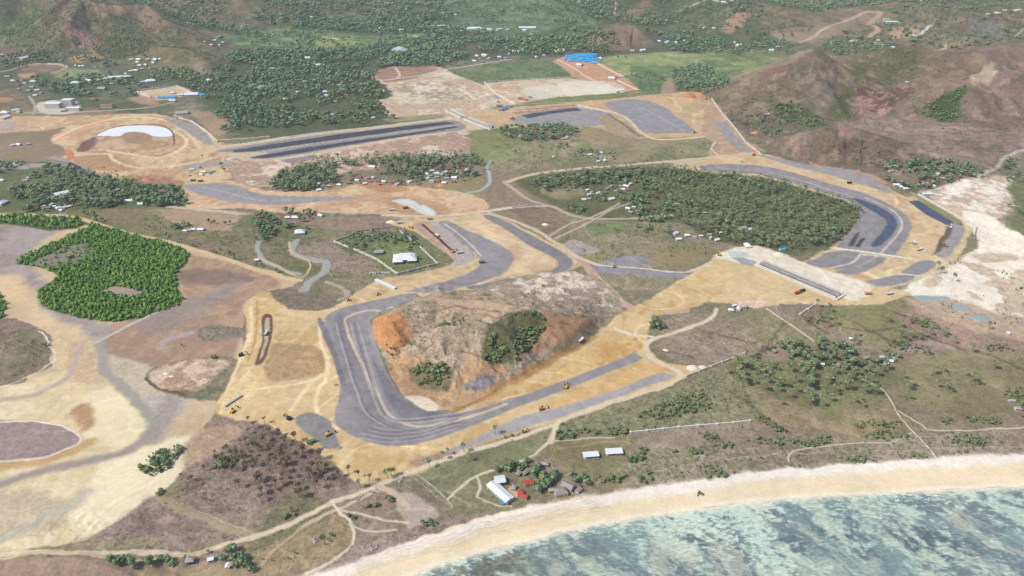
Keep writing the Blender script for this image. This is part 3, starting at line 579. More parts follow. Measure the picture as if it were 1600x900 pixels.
for a_ in ([(982,682),(986,735)], [(1000,745),(1100,722),(1300,705)], [(1080,712),(1160,716),(1230,708)], [(870,700),(985,690)], [(700,765),(735,790)], [(260,780),(330,806),(400,838)], [(640,742),(708,792)]):
    line(a_, 2, (176,164,140), None, 1, 4, .6, op=.7)
line([(1118,222),(1112,232),(1125,245)], 5, (216,190,160), 'road')
line([(1120,482),(1112,495),(1090,508),(1050,522),(1025,528),(1012,540),(1016,558),(1040,572),(1064,582),(1050,600),(960,628),(880,656),(868,672),(860,690)], 6.5, (222,198,162), 'road', 1.2)
line([(960,512),(990,524),(1020,526)], 5, (226,208,180), 'road')
line([(-200,885),(0,866),(60,862),(140,864),(260,862),(300,866),(340,854),(420,832),(480,806),(520,785),(560,770),(600,756),(640,737),(700,716),(790,690),(866,664)], 5.5, (222,200,164), 'road', 1.2)
line([(0,872),(100,862),(190,874),(280,868),(330,858)], 3, (212,184,140), 'path', 1)
line([(470,825),(500,808),(532,794),(570,775),(600,762)], 4, (206,184,156), 'path', 1)
line([(470,825),(440,850),(410,880)], 3, (190,164,132), 'path', 1)
line([(520,785),(532,800),(548,818),(552,850),(520,876),(480,896)], 3, (226,208,180), 'path', 1)
line([(535,797),(580,806),(640,818)], 2.5, (218,198,170), 'path', 1)
line([(546,818),(570,828),(620,828)], 3, (206,190,170), 'path', 1)
line([(590,760),(612,770),(640,790)], 7, (206,180,154), 'path', 2)
line([(648,738),(680,762),(708,790)], 1.3, (196,190,172), 'path', .8, .5)
line([(700,780),(730,752),(750,742),(772,733),(800,724),(830,712),(856,692)], 3, (220,204,172), 'path', 1)
line([(746,744),(750,765),(745,776)], 2.5, (220,204,180), 'path', 1)
line([(745,776),(775,788),(800,790)], 2, (206,190,170), 'path', 1)
line([(1198,482),(1240,510),(1288,544)], 3, (216,200,174), 'path', .8, 1)
line([(1340,590),(1383,612),(1405,650),(1435,682),(1470,722)], 2, (216,200,178), 'path', .8, 2)
line([(1405,642),(1440,662),(1468,672),(1600,668),(1750,660)], 2.2, (216,202,178), 'path', .8, 2)
line([(1233,722),(1235,712),(1252,702),(1320,694),(1390,690),(1412,682),(1424,676)], 2, (214,200,176), 'path', .8, 2)
line([(1430,682),(1470,680),(1500,675)], 1.2, (200,188,166), 'path', .8, 2)
line([(1370,704),(1440,702),(1600,698)], 1.4, (190,178,156), 'path', .8, 3)
line([(860,690),(900,686),(960,684)], 2, (206,190,160), 'path', .8, 2)
line([(1100,345),(1130,340)], 3, (190,170,150), 'path')
line([(0,820),(2,822)], 1, (190,170,150), None)
# --- beach
LAND = [(300,1100),(420,930),(480,903),(550,878),(600,862),(680,832),(760,806),(800,796),(900,776),(1000,764),(1080,753),(1200,735),(1300,728),(1400,721),(1500,715),(1600,711),(1900,695),(2500,660)]
poly(LAND + SHORE[::-1], (240,218,178), 'beach', 1.5, 4, .03, smooth=False)
line([(420,932),(500,902),(560,884),(640,858),(700,838),(800,806),(900,784),(1000,772),(1080,760),(1200,742),(1400,727),(1600,717),(1800,705)], 12, (243,233,216), 'beach', 4, 5, .1)
for k in range(6):
    line([(560, 905 - k * 5), (640, 876 - k * 4.5), (760, 842 - k * 4.5), (860, 812 - k * 4), (960 - k * 10, 790 - k * 3)], 1.1, (196,170,136) if k % 2 else (214,190,160), 'beach', 1, 6, op=.6)
line([(620,906),(700,876),(790,852),(900,824),(1000,807),(1200,780),(1400,768),(1700,752)], 5, (248,232,204), None, 3, 2)
poly([(550,856),(640,826),(720,806),(745,808),(700,822),(620,848),(560,876)], (158,142,130), 'ground', 2, 4, 1.2)
# thinly sprinkled dry / green patches so no field is even
PAT = fbm(GX / 70, GY / 70, 7, 5); gm = (cls == 0) | (cls == 1) | (cls == 11)
colr[gm] *= (0.90 + .2 * PAT[gm])[:, None]
fm = cls == 11; colr[fm] *= (.86 + .28 * fbm(GX[fm] / 28, GY[fm] / 28, 4, 5))[:, None]; fx[fm, 0] = np.maximum(fx[fm, 0], .7)
em = (cls == 4) | (cls == 2) | (cls == 3) | (cls == 10)
colr[em] *= (0.95 + .1 * fbm(GX[em] / 40, GY[em] / 40, 3, 5))[:, None]
tm = cls == 5; colr[tm] *= (0.93 + .14 * fbm(GX[tm] / 12, GY[tm] / 12, 3, 4))[:, None]
# the land is greyer than its plain hues; gravel is a touch lighter
# wheel ruts: thin winding lines over the bare earth, fainter ones over the flats and fields
def ruts(sc_, seed, w_):
    n = fbm(GX / sc_ + .4 * fbm(GX / (sc_ * 3), GY / (sc_ * 3), seed + 1, 2), GY / sc_, seed, 2)
    gx = np.abs(np.mod(n * 9, 1) - .5); return 1 - ss(w_ * .5, w_, gx)
r1 = ruts(150, 2, .055); r2 = ruts(90, 6, .05)
on = ss(.42, .6, fbm(GX / 120, GY / 120, 6, 3))
e4 = (cls == 4); colr[e4] += (r1[e4] * 15 * (.3 + on[e4]) - r2[e4] * 15 * on[e4])[:, None]
f3 = (cls == 3); colr[f3] += (r2[f3] * 7 - r1[f3] * 6)[:, None]
f0 = (cls == 0) | (cls == 11); colr[f0] += (r1[f0] * 12 * on[f0])[:, None]
e9 = e4 | (cls == 5); colr[e9] += ((fbm(GX[e9] / 7, GY[e9] / 7, 4, 4) - .5) * 26)[:, None]
h1 = cls == 1; hn = fbm(GX[h1] / 55, GY[h1] / 55, 3, 5); colr[h1] = mixc(colr[h1], (98, 112, 76), ss(.5, .6, hn) * np.where(GX[h1] < 200, .5, .25) * (GY[h1] > 1000)); rh = h1 & (GX > 380) & (GY > 1000) & (GY < 2300); colr[rh] *= (.91, .92, .94); colr[h1] = mixc(colr[h1], (168, 150, 128), ss(.56, .66, fbm(GX[h1] / 24, GY[h1] / 24, 6, 5)) * .4 * (GY[h1] > 1000))
mo = h1 & (GY < 1000); bn = np.abs(np.mod(GZ[mo] / 3.2 + 2.2 * fbm(GX[mo] / 50, GY[mo] / 50, 2, 3), 1) - .5); colr[mo] -= ((1 - ss(.04, .1, bn)) * 22 * ss(.45, .6, fbm(GX[mo] / 40, GY[mo] / 40, 5, 3)))[:, None]
lum = colr @ np.array((.3, .59, .11)); ds = np.where(gm, .22, np.where(cls == 3, .12, np.where(tm, .45, np.where(cls == 4, .16, .1))))[:, None]
colr[:] = colr + (lum[:, None] - colr) * ds; colr[gm] += (9, 2, 0); colr[tm] += (8, 7, 2); colr[cls == 4] += (0, 1, 0); colr[cls == 6] += (0, 3, 6)
# surface colour = picture colour minus the veil of air in front of it
HZC = lin((196, 206, 216)); dcam = np.sqrt(GX ** 2 + GY ** 2 + CAM_H ** 2)
def dehaze(c, d):
    L = lin(c); a = (1 - np.exp(-HAZE * d))[:, None] * .9
    return np.clip((L - a * HZC) / (1 - a), .004, 1) * KA
COLF = dehaze(np.clip(colr, 0, 255), dcam)
GREY = COLF.mean(1, keepdims=True)

def new_mat(name, rough=.9):
    m = bpy.data.materials.new(name); m.use_nodes = True
    b = m.node_tree.nodes['Principled BSDF']; b.inputs['Roughness'].default_value = rough
    b.inputs['Specular IOR Level'].default_value = .25
    return m, m.node_tree, b
def nd(t, typ, **kw):
    n = t.nodes.new(typ)
    for k, v in kw.items(): setattr(n, k, v)
    return n
def math_(t, op, a, b=None, clamp=False):
    n = nd(t, 'ShaderNodeMath', operation=op, use_clamp=clamp)
    for i, v in enumerate((a, b)):
        if v is None: continue
        if isinstance(v, (int, float)): n.inputs[i].default_value = v
        else: t.links.new(v, n.inputs[i])
    return n.outputs[0]
def noise_(t, scale, detail=4, vec=None, rough=.6):
    n = nd(t, 'ShaderNodeTexNoise'); n.inputs['Scale'].default_value = scale; n.inputs['Detail'].default_value = detail
    n.inputs['Roughness'].default_value = rough
    if vec is not None: t.links.new(vec, n.inputs['Vector'])
    return n.outputs['Fac']
def ramp_(t, v, lo, hi, a, b):
    n = nd(t, 'ShaderNodeMapRange'); n.interpolation_type = 'SMOOTHSTEP'
    for i, x in zip((1, 2, 3, 4), (lo, hi, a, b)): n.inputs[i].default_value = x
    t.links.new(v, n.inputs[0]); return n.outputs[0]
def vmul(t, c, f):
    n = nd(t, 'ShaderNodeVectorMath', operation='SCALE'); t.links.new(c, n.inputs[0]); t.links.new(f, n.inputs['Scale']); return n.outputs[0]
def mixcol(t, f, a, b):
    n = nd(t, 'ShaderNodeMix', data_type='RGBA'); 
    for s, v in ((n.inputs[0], f), (n.inputs[6], a), (n.inputs[7], b)):
        if isinstance(v, tuple): s.default_value = (*v[:3], 1)
        elif isinstance(v, (int, float)): s.default_value = v
        else: t.links.new(v, s)
    return n.outputs[2]
MG, t, b = new_mat("soil_and_grass", .95)
pos = nd(t, 'ShaderNodeNewGeometry').outputs['Position']
ac = nd(t, 'ShaderNodeAttribute', attribute_name='Col'); af = nd(t, 'ShaderNodeAttribute', attribute_name='Fx')
sep = nd(t, 'ShaderNodeSeparateColor'); t.links.new(af.outputs['Color'], sep.inputs[0])
spk, gls = sep.outputs[0], sep.outputs[1]
n1 = noise_(t, .35, 5, pos); n2 = noise_(t, .09, 5, pos); n3 = noise_(t, 1.3, 3, pos)
f1 = ramp_(t, n1, .3, .7, -1, 1); f2 = ramp_(t, n2, .3, .7, -1, 1); f3 = ramp_(t, n3, .3, .7, -1, 1)
amp = math_(t, 'ADD', math_(t, 'MULTIPLY', spk, .24), .075)
s = math_(t, 'ADD', math_(t, 'ADD', math_(t, 'MULTIPLY', f1, .8), math_(t, 'MULTIPLY', f2, .6)), math_(t, 'MULTIPLY', f3, .6))
fac = math_(t, 'ADD', math_(t, 'MULTIPLY', s, amp), 1.0)
c1 = vmul(t, ac.outputs['Color'], fac)
# tufts and low weeds: small darker green spots where the ground is scrubby
tuft = ramp_(t, noise_(t, .22, 6, pos, .7), .53, .61, 0, 1)
tuft = math_(t, 'MULTIPLY', math_(t, 'MULTIPLY', tuft, ramp_(t, noise_(t, .02, 3, pos), .42, .6, .1, 1)), math_(t, 'MULTIPLY', spk, .62), True)
pale = ramp_(t, noise_(t, .5, 5, pos, .7), .64, .72, 0, 1)
pale = math_(t, 'MULTIPLY', pale, math_(t, 'MULTIPLY', spk, .28), True)
c2_ = mixcol(t, tuft, c1, tuple(alb((84, 96, 62))))
c3_ = mixcol(t, pale, c2_, tuple(alb((196, 180, 156))))
t.links.new(c3_, b.inputs['Base Color'])
t.links.new(ramp_(t, gls, 0, 1, .95, .12), b.inputs['Roughness'])
bp = nd(t, 'ShaderNodeBump'); bp.inputs['Strength'].default_value = .6; bp.inputs['Distance'].default_value = 1.0
t.links.new(math_(t, 'MULTIPLY', math_(t, 'ADD', n1, math_(t, 'MULTIPLY', n2, 2.5)), math_(t, 'ADD', spk, .12)), bp.inputs['Height']); t.links.new(bp.outputs[0], b.inputs['Normal'])

V3 = np.stack([GX, GY, GZ], 1).astype(np.float32)
def grid_quads():
    i = np.arange(NR - 1)[:, None] * NC + np.arange(NC - 1)[None, :]; i = i.ravel()
    return np.stack([i, i + 1, i + NC + 1, i + NC], 1)
def mesh_np(name, V, Q, mats, cols=None, fxs=None, smooth=True, parent=None, matidx=None):
    me = bpy.data.meshes.new(name)
    k = Q.shape[1]
    me.vertices.add(len(V)); me.vertices.foreach_set('co', np.ascontiguousarray(V, np.float32).ravel())
    me.loops.add(Q.size); me.loops.foreach_set('vertex_index', np.ascontiguousarray(Q, np.int32).ravel())
    me.polygons.add(len(Q)); me.polygons.foreach_set('loop_start', np.arange(0, Q.size, k, dtype=np.int32))
    me.polygons.foreach_set('loop_total', np.full(len(Q), k, np.int32))
    if smooth: me.polygons.foreach_set('use_smooth', np.ones(len(Q), bool))
    for m in (mats if isinstance(mats, (list, tuple)) else [mats]): me.materials.append(m)
    if matidx is not None: me.polygons.foreach_set('material_index', np.ascontiguousarray(matidx, np.int32))
    for nm, c in (('Col', cols), ('Fx', fxs)):
        if c is None: continue
        a = me.color_attributes.new(nm, 'FLOAT_COLOR', 'POINT')
        a.data.foreach_set('color', np.concatenate([c, np.ones((len(c), 1))], 1).astype(np.float32).ravel())
    me.update(calc_edges=True)
    o = bpy.data.objects.new(name, me); COL.objects.link(o); o.parent = parent
    return o
Q = grid_quads()
qc = cls[Q[:, 0]]
# leave out ground deep below the sea
dsh, _ = seg_dist(GX, GY, SHW); insea = inside(GX, GY, SEAP)
keep = ~(insea[Q[:, 0]] & (dsh[Q[:, 0]] > 60)); 
for ci, nm in enumerate(CLS):
    q = Q[(qc == ci) & keep]
    if not len(q): continue
    u, inv = np.unique(q, return_inverse=True)
    o = mesh_np(nm, V3[u], inv.reshape(q.shape)[:, ::-1], MG, COLF[u], fx[u]); o['kind'] = 'structure'

# ------------------------------------------------------------ sea over the reef
ms = insea | (dsh < 10); qs = Q[ms[Q].all(1)]
u, inv = np.unique(qs, return_inverse=True)
sx, sy = GX[u], GY[u]; d = np.where(insea[u], dsh[u], 0)
spx, spy, _ = project(sx, sy, 0 * sx)
a = math.radians(38); rx = sx * math.cos(a) + sy * math.sin(a); ry = -sx * math.sin(a) + sy * math.cos(a)
wx_ = (fbm(sx / 30, sy / 30, 2, 4) - .5) * 34; wy_ = (fbm(sx / 30, sy / 30, 5, 4) - .5) * 34
big = fbm((ry + wx_) / 75, (rx + wy_) / 30, 1, 4)
midn = fbm((ry + wx_) / 26, (rx + wy_) / 10, 4, 5)
rid = 1 - np.abs(2 * fbm((sx + wx_ * .8) / 13, (sy + wy_ * .8) / 8, 6, 4) - 1)
fine = 1 - np.abs(2 * fbm((sx + wx_ * .4) / 5, (sy + wy_ * .4) / 3, 2, 3) - 1)
foamzone = np.exp(-(((spx - 1090) / 130) ** 2 + ((spy - 815) / 55) ** 2)) * .5 + np.exp(-(((spx - 1130 - (spy - 800) * 1.0) / 70) ** 2)) * .45 * (spy > 770) \
  + np.exp(-(d / 14) ** 2) * .5 + np.exp(-(((spx - 1490) / 160) ** 2 + ((spy - 790) / 30) ** 2)) * .3
wx_ *= .42; wy_ *= .42
ln1 = fbm((ry + wx_) / 62, (rx + wy_) / 24, 1, 6, .62); ln2 = fbm((ry + wx_) / 18, (rx + wy_) / 8, 4, 5, .65); grain = fbm((sx + wx_) / 4.2, (sy + wy_) / 2.2, 6, 4, .7)
pa = ln1 * .55 + ln2 * .45 + (grain - .5) * .28
c = np.tile(np.array((118, 132, 134.)), (len(u), 1))
c = mixc(c, (92, 106, 110), ss(.5, .62, fbm(sx / 60, sy / 40, 7, 5)) * .8)
c = mixc(c, (146, 164, 160), ss(.40, .58, grain * .5 + ln2 * .5) * .6)
c = mixc(c, (164, 184, 174), ss(.51, .59, pa + foamzone * .12) * .75)
c = mixc(c, (198, 204, 186), ss(.56, .64, pa + foamzone * .12) * .7)
c = mixc(c, (206, 202, 182), ss(.56, .64, fbm((ry + wx_) / 34, (rx + wy_) / 14, 3, 6, .65)) * .55)
c = mixc(c, (214, 226, 210), ss(.58, .69, grain * .6 + pa * .4 + foamzone * .18) * np.clip(.4 + foamzone, 0, .9))
c = mixc(c, (158, 196, 186), ss(.5, .62, big) * .2)
c = mixc(c, (238, 228, 202), np.exp(-(d / 4) ** 2) * .9)
c = mixc(c, (112, 106, 90), ss(.5, .6, fbm(sx / 20, sy / 14, 3, 5)) * np.exp(-((spx - 740) / 110) ** 2) * (d > 8) * .7)
c = c * (1.01, 1.015, 1.0)
SV = np.stack([sx, sy, np.full(len(u), -.02)], 1)
MS, t, b = new_mat("sea_water", .2); b.inputs['Specular IOR Level'].default_value = .35
pos = nd(t, 'ShaderNodeNewGeometry').outputs['Position']
ac = nd(t, 'ShaderNodeAttribute', attribute_name='Col')
mp = nd(t, 'ShaderNodeMapping'); t.links.new(pos, mp.inputs[0]); mp.inputs['Rotation'].default_value = (0, 0, math.radians(-12)); mp.inputs['Scale'].default_value = (.5, 1.3, 1)
nf = noise_(t, .45, 5, mp.outputs[0], .65)
t.links.new(vmul(t, ac.outputs['Color'], ramp_(t, nf, .3, .7, .8, 1.2)), b.inputs['Base Color'])
b.inputs['Roughness'].default_value = .3; b.inputs['Specular IOR Level'].default_value = .2
bp = nd(t, 'ShaderNodeBump'); bp.inputs['Strength'].default_value = .5; bp.inputs['Distance'].default_value = .5
t.links.new(noise_(t, .3, 5, mp.outputs[0]), bp.inputs['Height']); t.links.new(bp.outputs[0], b.inputs['Normal'])
o = mesh_np('sea', SV, inv.reshape(qs.shape)[:, ::-1], MS, lin(np.clip(c, 0, 255)) * KA); o['kind'] = 'structure'

# ------------------------------------------------------------ haze
def haze():
    me = bpy.data.meshes.new('haze')
    x0, x1, y0, y1, z0, z1 = -14000, 14000, -1500, 16000, -7, 560
    v = [(x, y, z) for z in (z0, z1) for y in (y0, y1) for x in (x0, x1)]
    me.from_pydata(v, [], [(0, 2, 3, 1), (4, 5, 7, 6), (0, 1, 5, 4), (2, 6, 7, 3), (0, 4, 6, 2), (1, 3, 7, 5)])
    m = bpy.data.materials.new('air'); m.use_nodes = True; t = m.node_tree; t.nodes.clear()
    out = nd(t, 'ShaderNodeOutputMaterial'); pv = nd(t, 'ShaderNodeVolumePrincipled')
    pv.inputs['Color'].default_value = (.80, .90, 1, 1); pv.inputs['Density'].default_value = HAZE; pv.inputs['Anisotropy'].default_value = .2
    t.links.new(pv.outputs[0], out.inputs['Volume']); me.materials.append(m)
    o = bpy.data.objects.new('haze', me); COL.objects.link(o); o['kind'] = 'stuff'
haze()
# ------------------------------------------------------------ things: helpers
def put(o, label=None, cat=None, group=None, kind=None):
    if label: o['label'] = label
    if cat: o['category'] = cat
    if group: o['group'] = group
    if kind: o['kind'] = kind
    return o
def empty(name, loc, rz, label, cat, group=None):
    o = bpy.data.objects.new(name, None); COL.objects.link(o); o.location = loc; o.rotation_euler = (0, 0, rz)
    o.empty_display_size = .5
    return put(o, label, cat, group)
_mc = {}
def plain(name, rgb, rough=.85, var=.12, scale=.6, metal=0):
    if name in _mc: return _mc[name]
    m, t, b = new_mat(name, rough); m['k'] = 1
    pos = nd(t, 'ShaderNodeTexCoord').outputs['Object']
    n = noise_(t, scale, 4, pos); cc = nd(t, 'ShaderNodeRGB'); cc.outputs[0].default_value = (*alb(rgb), 1)
    oi_ = nd(t, 'ShaderNodeObjectInfo').outputs['Random']
    f = math_(t, 'ADD', ramp_(t, n, .3, .7, 1 - var, 1 + var), math_(t, 'MULTIPLY', math_(t, 'SUBTRACT', oi_, .5), var))
    t.links.new(vmul(t, cc.outputs[0], f), b.inputs['Base Color']); b.inputs['Metallic'].default_value = metal
    _mc[name] = m; return m
class MB:
    def __init__(s): s.v = []; s.f = []
    def add(s, V, Fc):
        n = len(s.v); s.v += [tuple(p) for p in V]; s.f += [tuple(i + n for i in f) for f in Fc]; return s
    def box(s, c, d, rz=0, taper=1):
        x, y, z = d[0] / 2, d[1] / 2, d[2] / 2; V = []
        for k, sz in enumerate((-z, z)):
            q = taper if k else 1
            for sx_, sy_ in ((-x, -y), (x, -y), (x, y), (-x, y)):
                a, b_ = sx_ * q, sy_ * q
                V.append((c[0] + a * math.cos(rz) - b_ * math.sin(rz), c[1] + a * math.sin(rz) + b_ * math.cos(rz), c[2] + sz))
        return s.add(V, [(0, 3, 2, 1), (4, 5, 6, 7), (0, 1, 5, 4), (1, 2, 6, 5), (2, 3, 7, 6), (3, 0, 4, 7)])
    def bar(s, a, b, r, n=4, r2=None):
        a = Vector(a); b = Vector(b); d = (b - a).normalized(); u = d.orthogonal().normalized(); w_ = d.cross(u); r2 = r if r2 is None else r2
        V = []
        for p, q in ((a, r), (b, r2)):
            for i in range(n):
                th = 2 * math.pi * (i + .5) / n; V.append(p + (u * math.cos(th) + w_ * math.sin(th)) * q)
        return s.add(V, [(i, (i + 1) % n, n + (i + 1) % n, n + i) for i in range(n)] + [tuple(range(n))[::-1], tuple(range(n, 2 * n))])
    def build(s, name, mat, parent=None, smooth=False):
        me = bpy.data.meshes.new(name); me.from_pydata(s.v, [], s.f); me.materials.append(mat)
        if smooth: me.polygons.foreach_set('use_smooth', [True] * len(me.polygons))
        me.update(); o = bpy.data.objects.new(name, me); COL.objects.link(o); o.parent = parent; return o
def ground_at(px, py):
    x, y = hit(px, py); return float(x[0]), float(y[0]), float(height(x, y)[0])
def hz(x, y): return float(height(np.array([x]), np.array([y]))[0])
def depth_of(x, y, z=0): return y * CP - (z - CAM_H) * SP
BLOCK = []      # footprints trees keep clear of
WHITE = plain('white_sheet_roof', (232, 234, 236), .5, .08); GREY = plain('grey_sheet_roof', (168, 168, 166), .6, .12)
RUST = plain('rust_brown_roof', (150, 112, 98), .9, .18); BLUE = plain('blue_sheet_roof', (50, 168, 230), .5, .12)
THATCH = plain('grey_thatch', (164, 154, 144), .95, .2, 1.2); RED = plain('red_roof', (196, 76, 62), .8, .12)
WALLM = plain('pale_render_wall', (214, 206, 192), .9, .1); WALLB = plain('brown_plank_wall', (150, 128, 108), .9, .15)
CONC = plain('pale_concrete', (222, 216, 204), .9, .1, .15); CONCG = plain('grey_concrete', (176, 172, 166), .9, .12, .15)
DKM = plain('dark_opening', (70, 70, 76), .6, .05); METG = plain('grey_metal', (150, 154, 158), .5, .05, 1, .3)
RMAT = {'w': WHITE, 'g': GREY, 'r': RUST, 'b': BLUE, 't': THATCH, 'd': RED}
RNAME = {'w': 'white', 'g': 'grey', 'r': 'rust-brown', 'b': 'blue', 't': 'grey thatch', 'd': 'red'}
def house(px, py, wpx, code, place, group, ratio=.68, rot=None, H=None, roof=None, name='house', label=None, cat='house', xy=None):
    x, y, z = ground_at(px, py) if xy is None else (*xy, hz(*xy))
    dp = depth_of(x, y, z); L = wpx * dp / F; W = max(3.2, L * ratio) if L < 30 else L * ratio
    L = max(L, 4.0); H = H or (2.7 if L < 14 else 4.2); rot = R.uniform(-.5, .5) + R.choice((0, 0, 1.2)) if rot is None else rot
    roof = roof or R.choice(('gable', 'gable', 'hip'))
    BLOCK.append((x, y, max(L, W) * .5 + 1.5))
    near = dp < 1300
    label = label or (('long ' if L > 22 else '') + f"{RNAME[code]}-roofed house {place}")
    o = empty(name, (x, y, z - .2), rot, label, cat, group)
    wm = WALLM if code in 'wbd' or R.random() < .5 else WALLB
    wall = MB().box((0, 0, H / 2), (L, W, H)).build('wall', wm, o)
    e = .55; l, w2, rh = L / 2 + e, W / 2 + e, W * (.24 if L > 18 else .32)
    b_ = MB()
    if roof == 'flat': b_.box((0, 0, H + .15), (L + .6, W + .6, .3))
    elif roof == 'shed':
        b_.add([(-l, -w2, H), (l, -w2, H), (l, w2, H + rh * .8), (-l, w2, H + rh * .8), (-l, -w2, H + .25), (l, -w2, H + .25), (l, w2, H + rh * .8 + .25), (-l, w2, H + rh * .8 + .25)],
               [(3, 2, 1, 0), (4, 5, 6, 7), (0, 1, 5, 4), (1, 2, 6, 5), (2, 3, 7, 6), (3, 0, 4, 7)])
    else:
        q = 0 if roof == 'gable' else min(W / 2, L / 2 * .8)
        b_.add([(-l, -w2, H - .1), (l, -w2, H - .1), (l, w2, H - .1), (-l, w2, H - .1), (-l + q, 0, H + rh), (l - q, 0, H + rh)],
               [(0, 1, 5, 4), (2, 3, 4, 5), (1, 2, 5), (3, 0, 4), (3, 2, 1, 0)])
    b_.build('roof', RMAT[code], o)
    if near:
        MB().box((0, -W / 2 - .03, 1.0), (1.0, .1, 2.0)).build('door', DKM, o)
        for sx_ in (-.32, .32): MB().box((L * sx_, -W / 2 - .03, 1.5), (1.1, .1, .9)).build('window', DKM, o)
    return o
def cluster(pts, place, group, sz=6, **k):
    for p in pts:
        code = p[2] if len(p) > 2 else 'w'; s_ = p[3] if len(p) > 3 else sz * R.uniform(.8, 1.2)
        house(p[0], p[1], s_, code, place, group, **k)
FV = 'in the hillside village at the far left'
cluster([(217,94,'w',7),(205,94),(231,94),(243,94,'w',7),(250,93),(215,98),(218,103,'w',7),(228,102),(240,99),(235,107,'g'),(222,109,'g')], 'in the terrace on the slope above the far left village', 'houses on the far left slope', 5)
cluster([(197,116),(212,111,'w',7),(204,112),(165,124,'w',7),(155,127,'w',8),(139,128,'w',9),(118,131,'w',13),(235,128,'w',15),(160,140,'g',12),(188,126),(195,130,'g'),(175,132,'g'),(222,129),(208,131,'g')], 'strung along the road of the far left village', 'houses along the far left village road', 5)
house(187,122,32,'w','', 'houses along the far left village road', .2, .22, 4, 'gable', label='very long white roofed shed among the far left village houses', cat='shed', name='long_shed')
cluster([(52,129,'w',9),(50,137,'g'),(63,147,'r'),(20,127,'w'),(45,143,'g'),(28,134,'r'),(35,126,'r'),(58,142,'w'),(65,146,'g'),(30,140,'g'),(55,150,'w'),(24,127,'r'),(40,131,'g'),(2,87,'w'),(38,92,'w',12),(12,121,'g')], 'in the crowded hamlet at the far left edge', 'houses of the far left hamlet', 6)
cluster([(118,103),(125,104),(130,104),(148,106,'g'),(168,111,'g')], 'beside the small green field at far left', 'houses by the small far left field', 4)
cluster([(8,178,'w',12),(24,173,'w',8),(30,176,'g'),(28,173,'w'),(8,185,'w',14),(100,174,'g',8)], 'by the road at the left edge above the earthworks', 'buildings by the left edge road', 7)
cluster([(320,66),(335,64),(348,67),(330,71),(343,71),(294,37,'w',5),(385,40,'g'),(378,42,'w'),(375,46,'w')], 'in the trees below the far left mountain', 'houses under the left mountain', 4)
cluster([(325,127,'w',9),(398,108,'w',7),(392,136,'g',12),(365,150,'g'),(410,109,'g'),(270,146,'w')], 'at the woodland edge right of the blue roofed compound', 'houses at the left woodland edge', 6)
cluster([(470,88),(481,92,'w',8),(498,103,'w',10),(505,103,'w'),(425,109,'g',8),(433,109,'w',5),(431,134,'w',8),(495,124,'g'),(530,134,'w',7),(515,114,'w',5),(455,98,'r'),(548,127,'r'),(508,144,'w',7),(510,150,'w'),(504,150,'b',5),(466,145),(445,155,'w',6),(528,155,'r',7),(562,164,'w',5),(451,185,'w',7),(520,180,'w',5),(583,185,'w',5),(598,143,'w',6),(410,138,'g',16),(524,160,'g'),(540,149,'r'),(497,118,'g'),(508,158,'g'),(475,128,'g')], 'scattered in the dense woodland north of the main straight', 'houses in the north woodland', 6)
cluster([(486,27),(634,29,'w',5),(692,20,'w',5),(711,24),(720,50,'g'),(686,62,'w',6),(683,66,'w'),(591,45,'w',6),(700,31,'g'),(674,18,'g')], 'in the woods at the top of the view', 'houses in the top woods', 4)
house(692,42,10,'g','', None, .8, .3, 5, 'hip', label='grey hipped roof building in the woods left of the long white hall', cat='building', name='building')
house(680,42,12,'w','', None, .4, .1, 4, 'gable', label='low white roofed building beside the grey hipped roof one, far away', cat='building', name='building')
house(627,50,7,'w','', None, 1, .1, 9, 'flat', label='small white block building on a bare patch in the far woods', cat='building', name='building')
house(741,47,24,'w','', None, .35, .05, 7, 'hip', label='long white hall at the edge of the far green field', cat='hall', name='hall')
cluster([(765,47,'w',9),(780,47,'w',10),(793,47,'w',6),(720,49,'w',5)], 'in the row right of the long white hall', 'buildings in a row by the far hall', 6, ratio=.4)
cluster([(745,88),(757,88,'w',8),(763,92,'w',6),(780,90),(750,92,'r'),(795,85,'w',5),(741,96,'w'),(755,97,'g'),(803,82,'w',8),(812,81,'w'),(790,92,'g')], 'in the hamlet at the road bend above the sandy yard', 'houses at the road bend hamlet', 6)
cluster([(819,48,'w',6),(830,54),(828,61),(868,82,'w',9),(877,80,'w',10),(850,87,'g'),(838,90,'w'),(942,17,'w',4),(893,61,'w',4)], 'in the dark trees left of the telecom mast hill', 'houses left of the mast hill', 5)
house(824,45,26,'w','', None, .25, .02, 5, 'gable', label='long thin white shed in trees left of the telecom mast', cat='shed', name='long_shed')
cluster([(1042,32),(1042,67,'w',8),(1057,68,'w',7),(1030,65),(1069,64),(1100,44),(1115,45),(1130,46,'g'),(1148,67,'w',5),(1152,72,'w',8),(1158,70),(1192,72,'w',6),(1175,80,'g'),(988,81,'g',7),(1004,80,'w',8),(1035,58,'g'),(1122,75,'g'),(1095,41,'g'),(1168,71,'g')], 'in the wooded valley right of the mast hill', 'houses in the wooded valley', 5)
cluster([(1145,1,'w',10),(1130,5,'w'),(1270,4,'w',6),(1240,9,'g'),(1230,9,'g'),(1334,66,'w',8),(1328,65,'w'),(1367,68,'w',6),(1372,64),(1378,71,'w'),(1395,75,'w'),(1283,49,'w',3),(1215,74,'w',5),(1205,80,'w',7),(1417,129,'w',4),(1220,62,'g')], 'among the hills at the upper right', 'houses among the upper right hills', 5)
for (a_, b_, c_, d_) in ((1392,36,20,'w'),(1385,32,9,'w'),(1402,38,10,'g')):
    house(a_, b_, c_, d_, '', 'white blocks of the hilltop resort', .45, .0, 6, 'flat', label={(1392):'large white flat roofed block on the bare hilltop, upper right',(1385):'small white block left of the large hilltop one',(1402):'grey roofed block right of the large hilltop one'}[a_], cat='building', name='building')
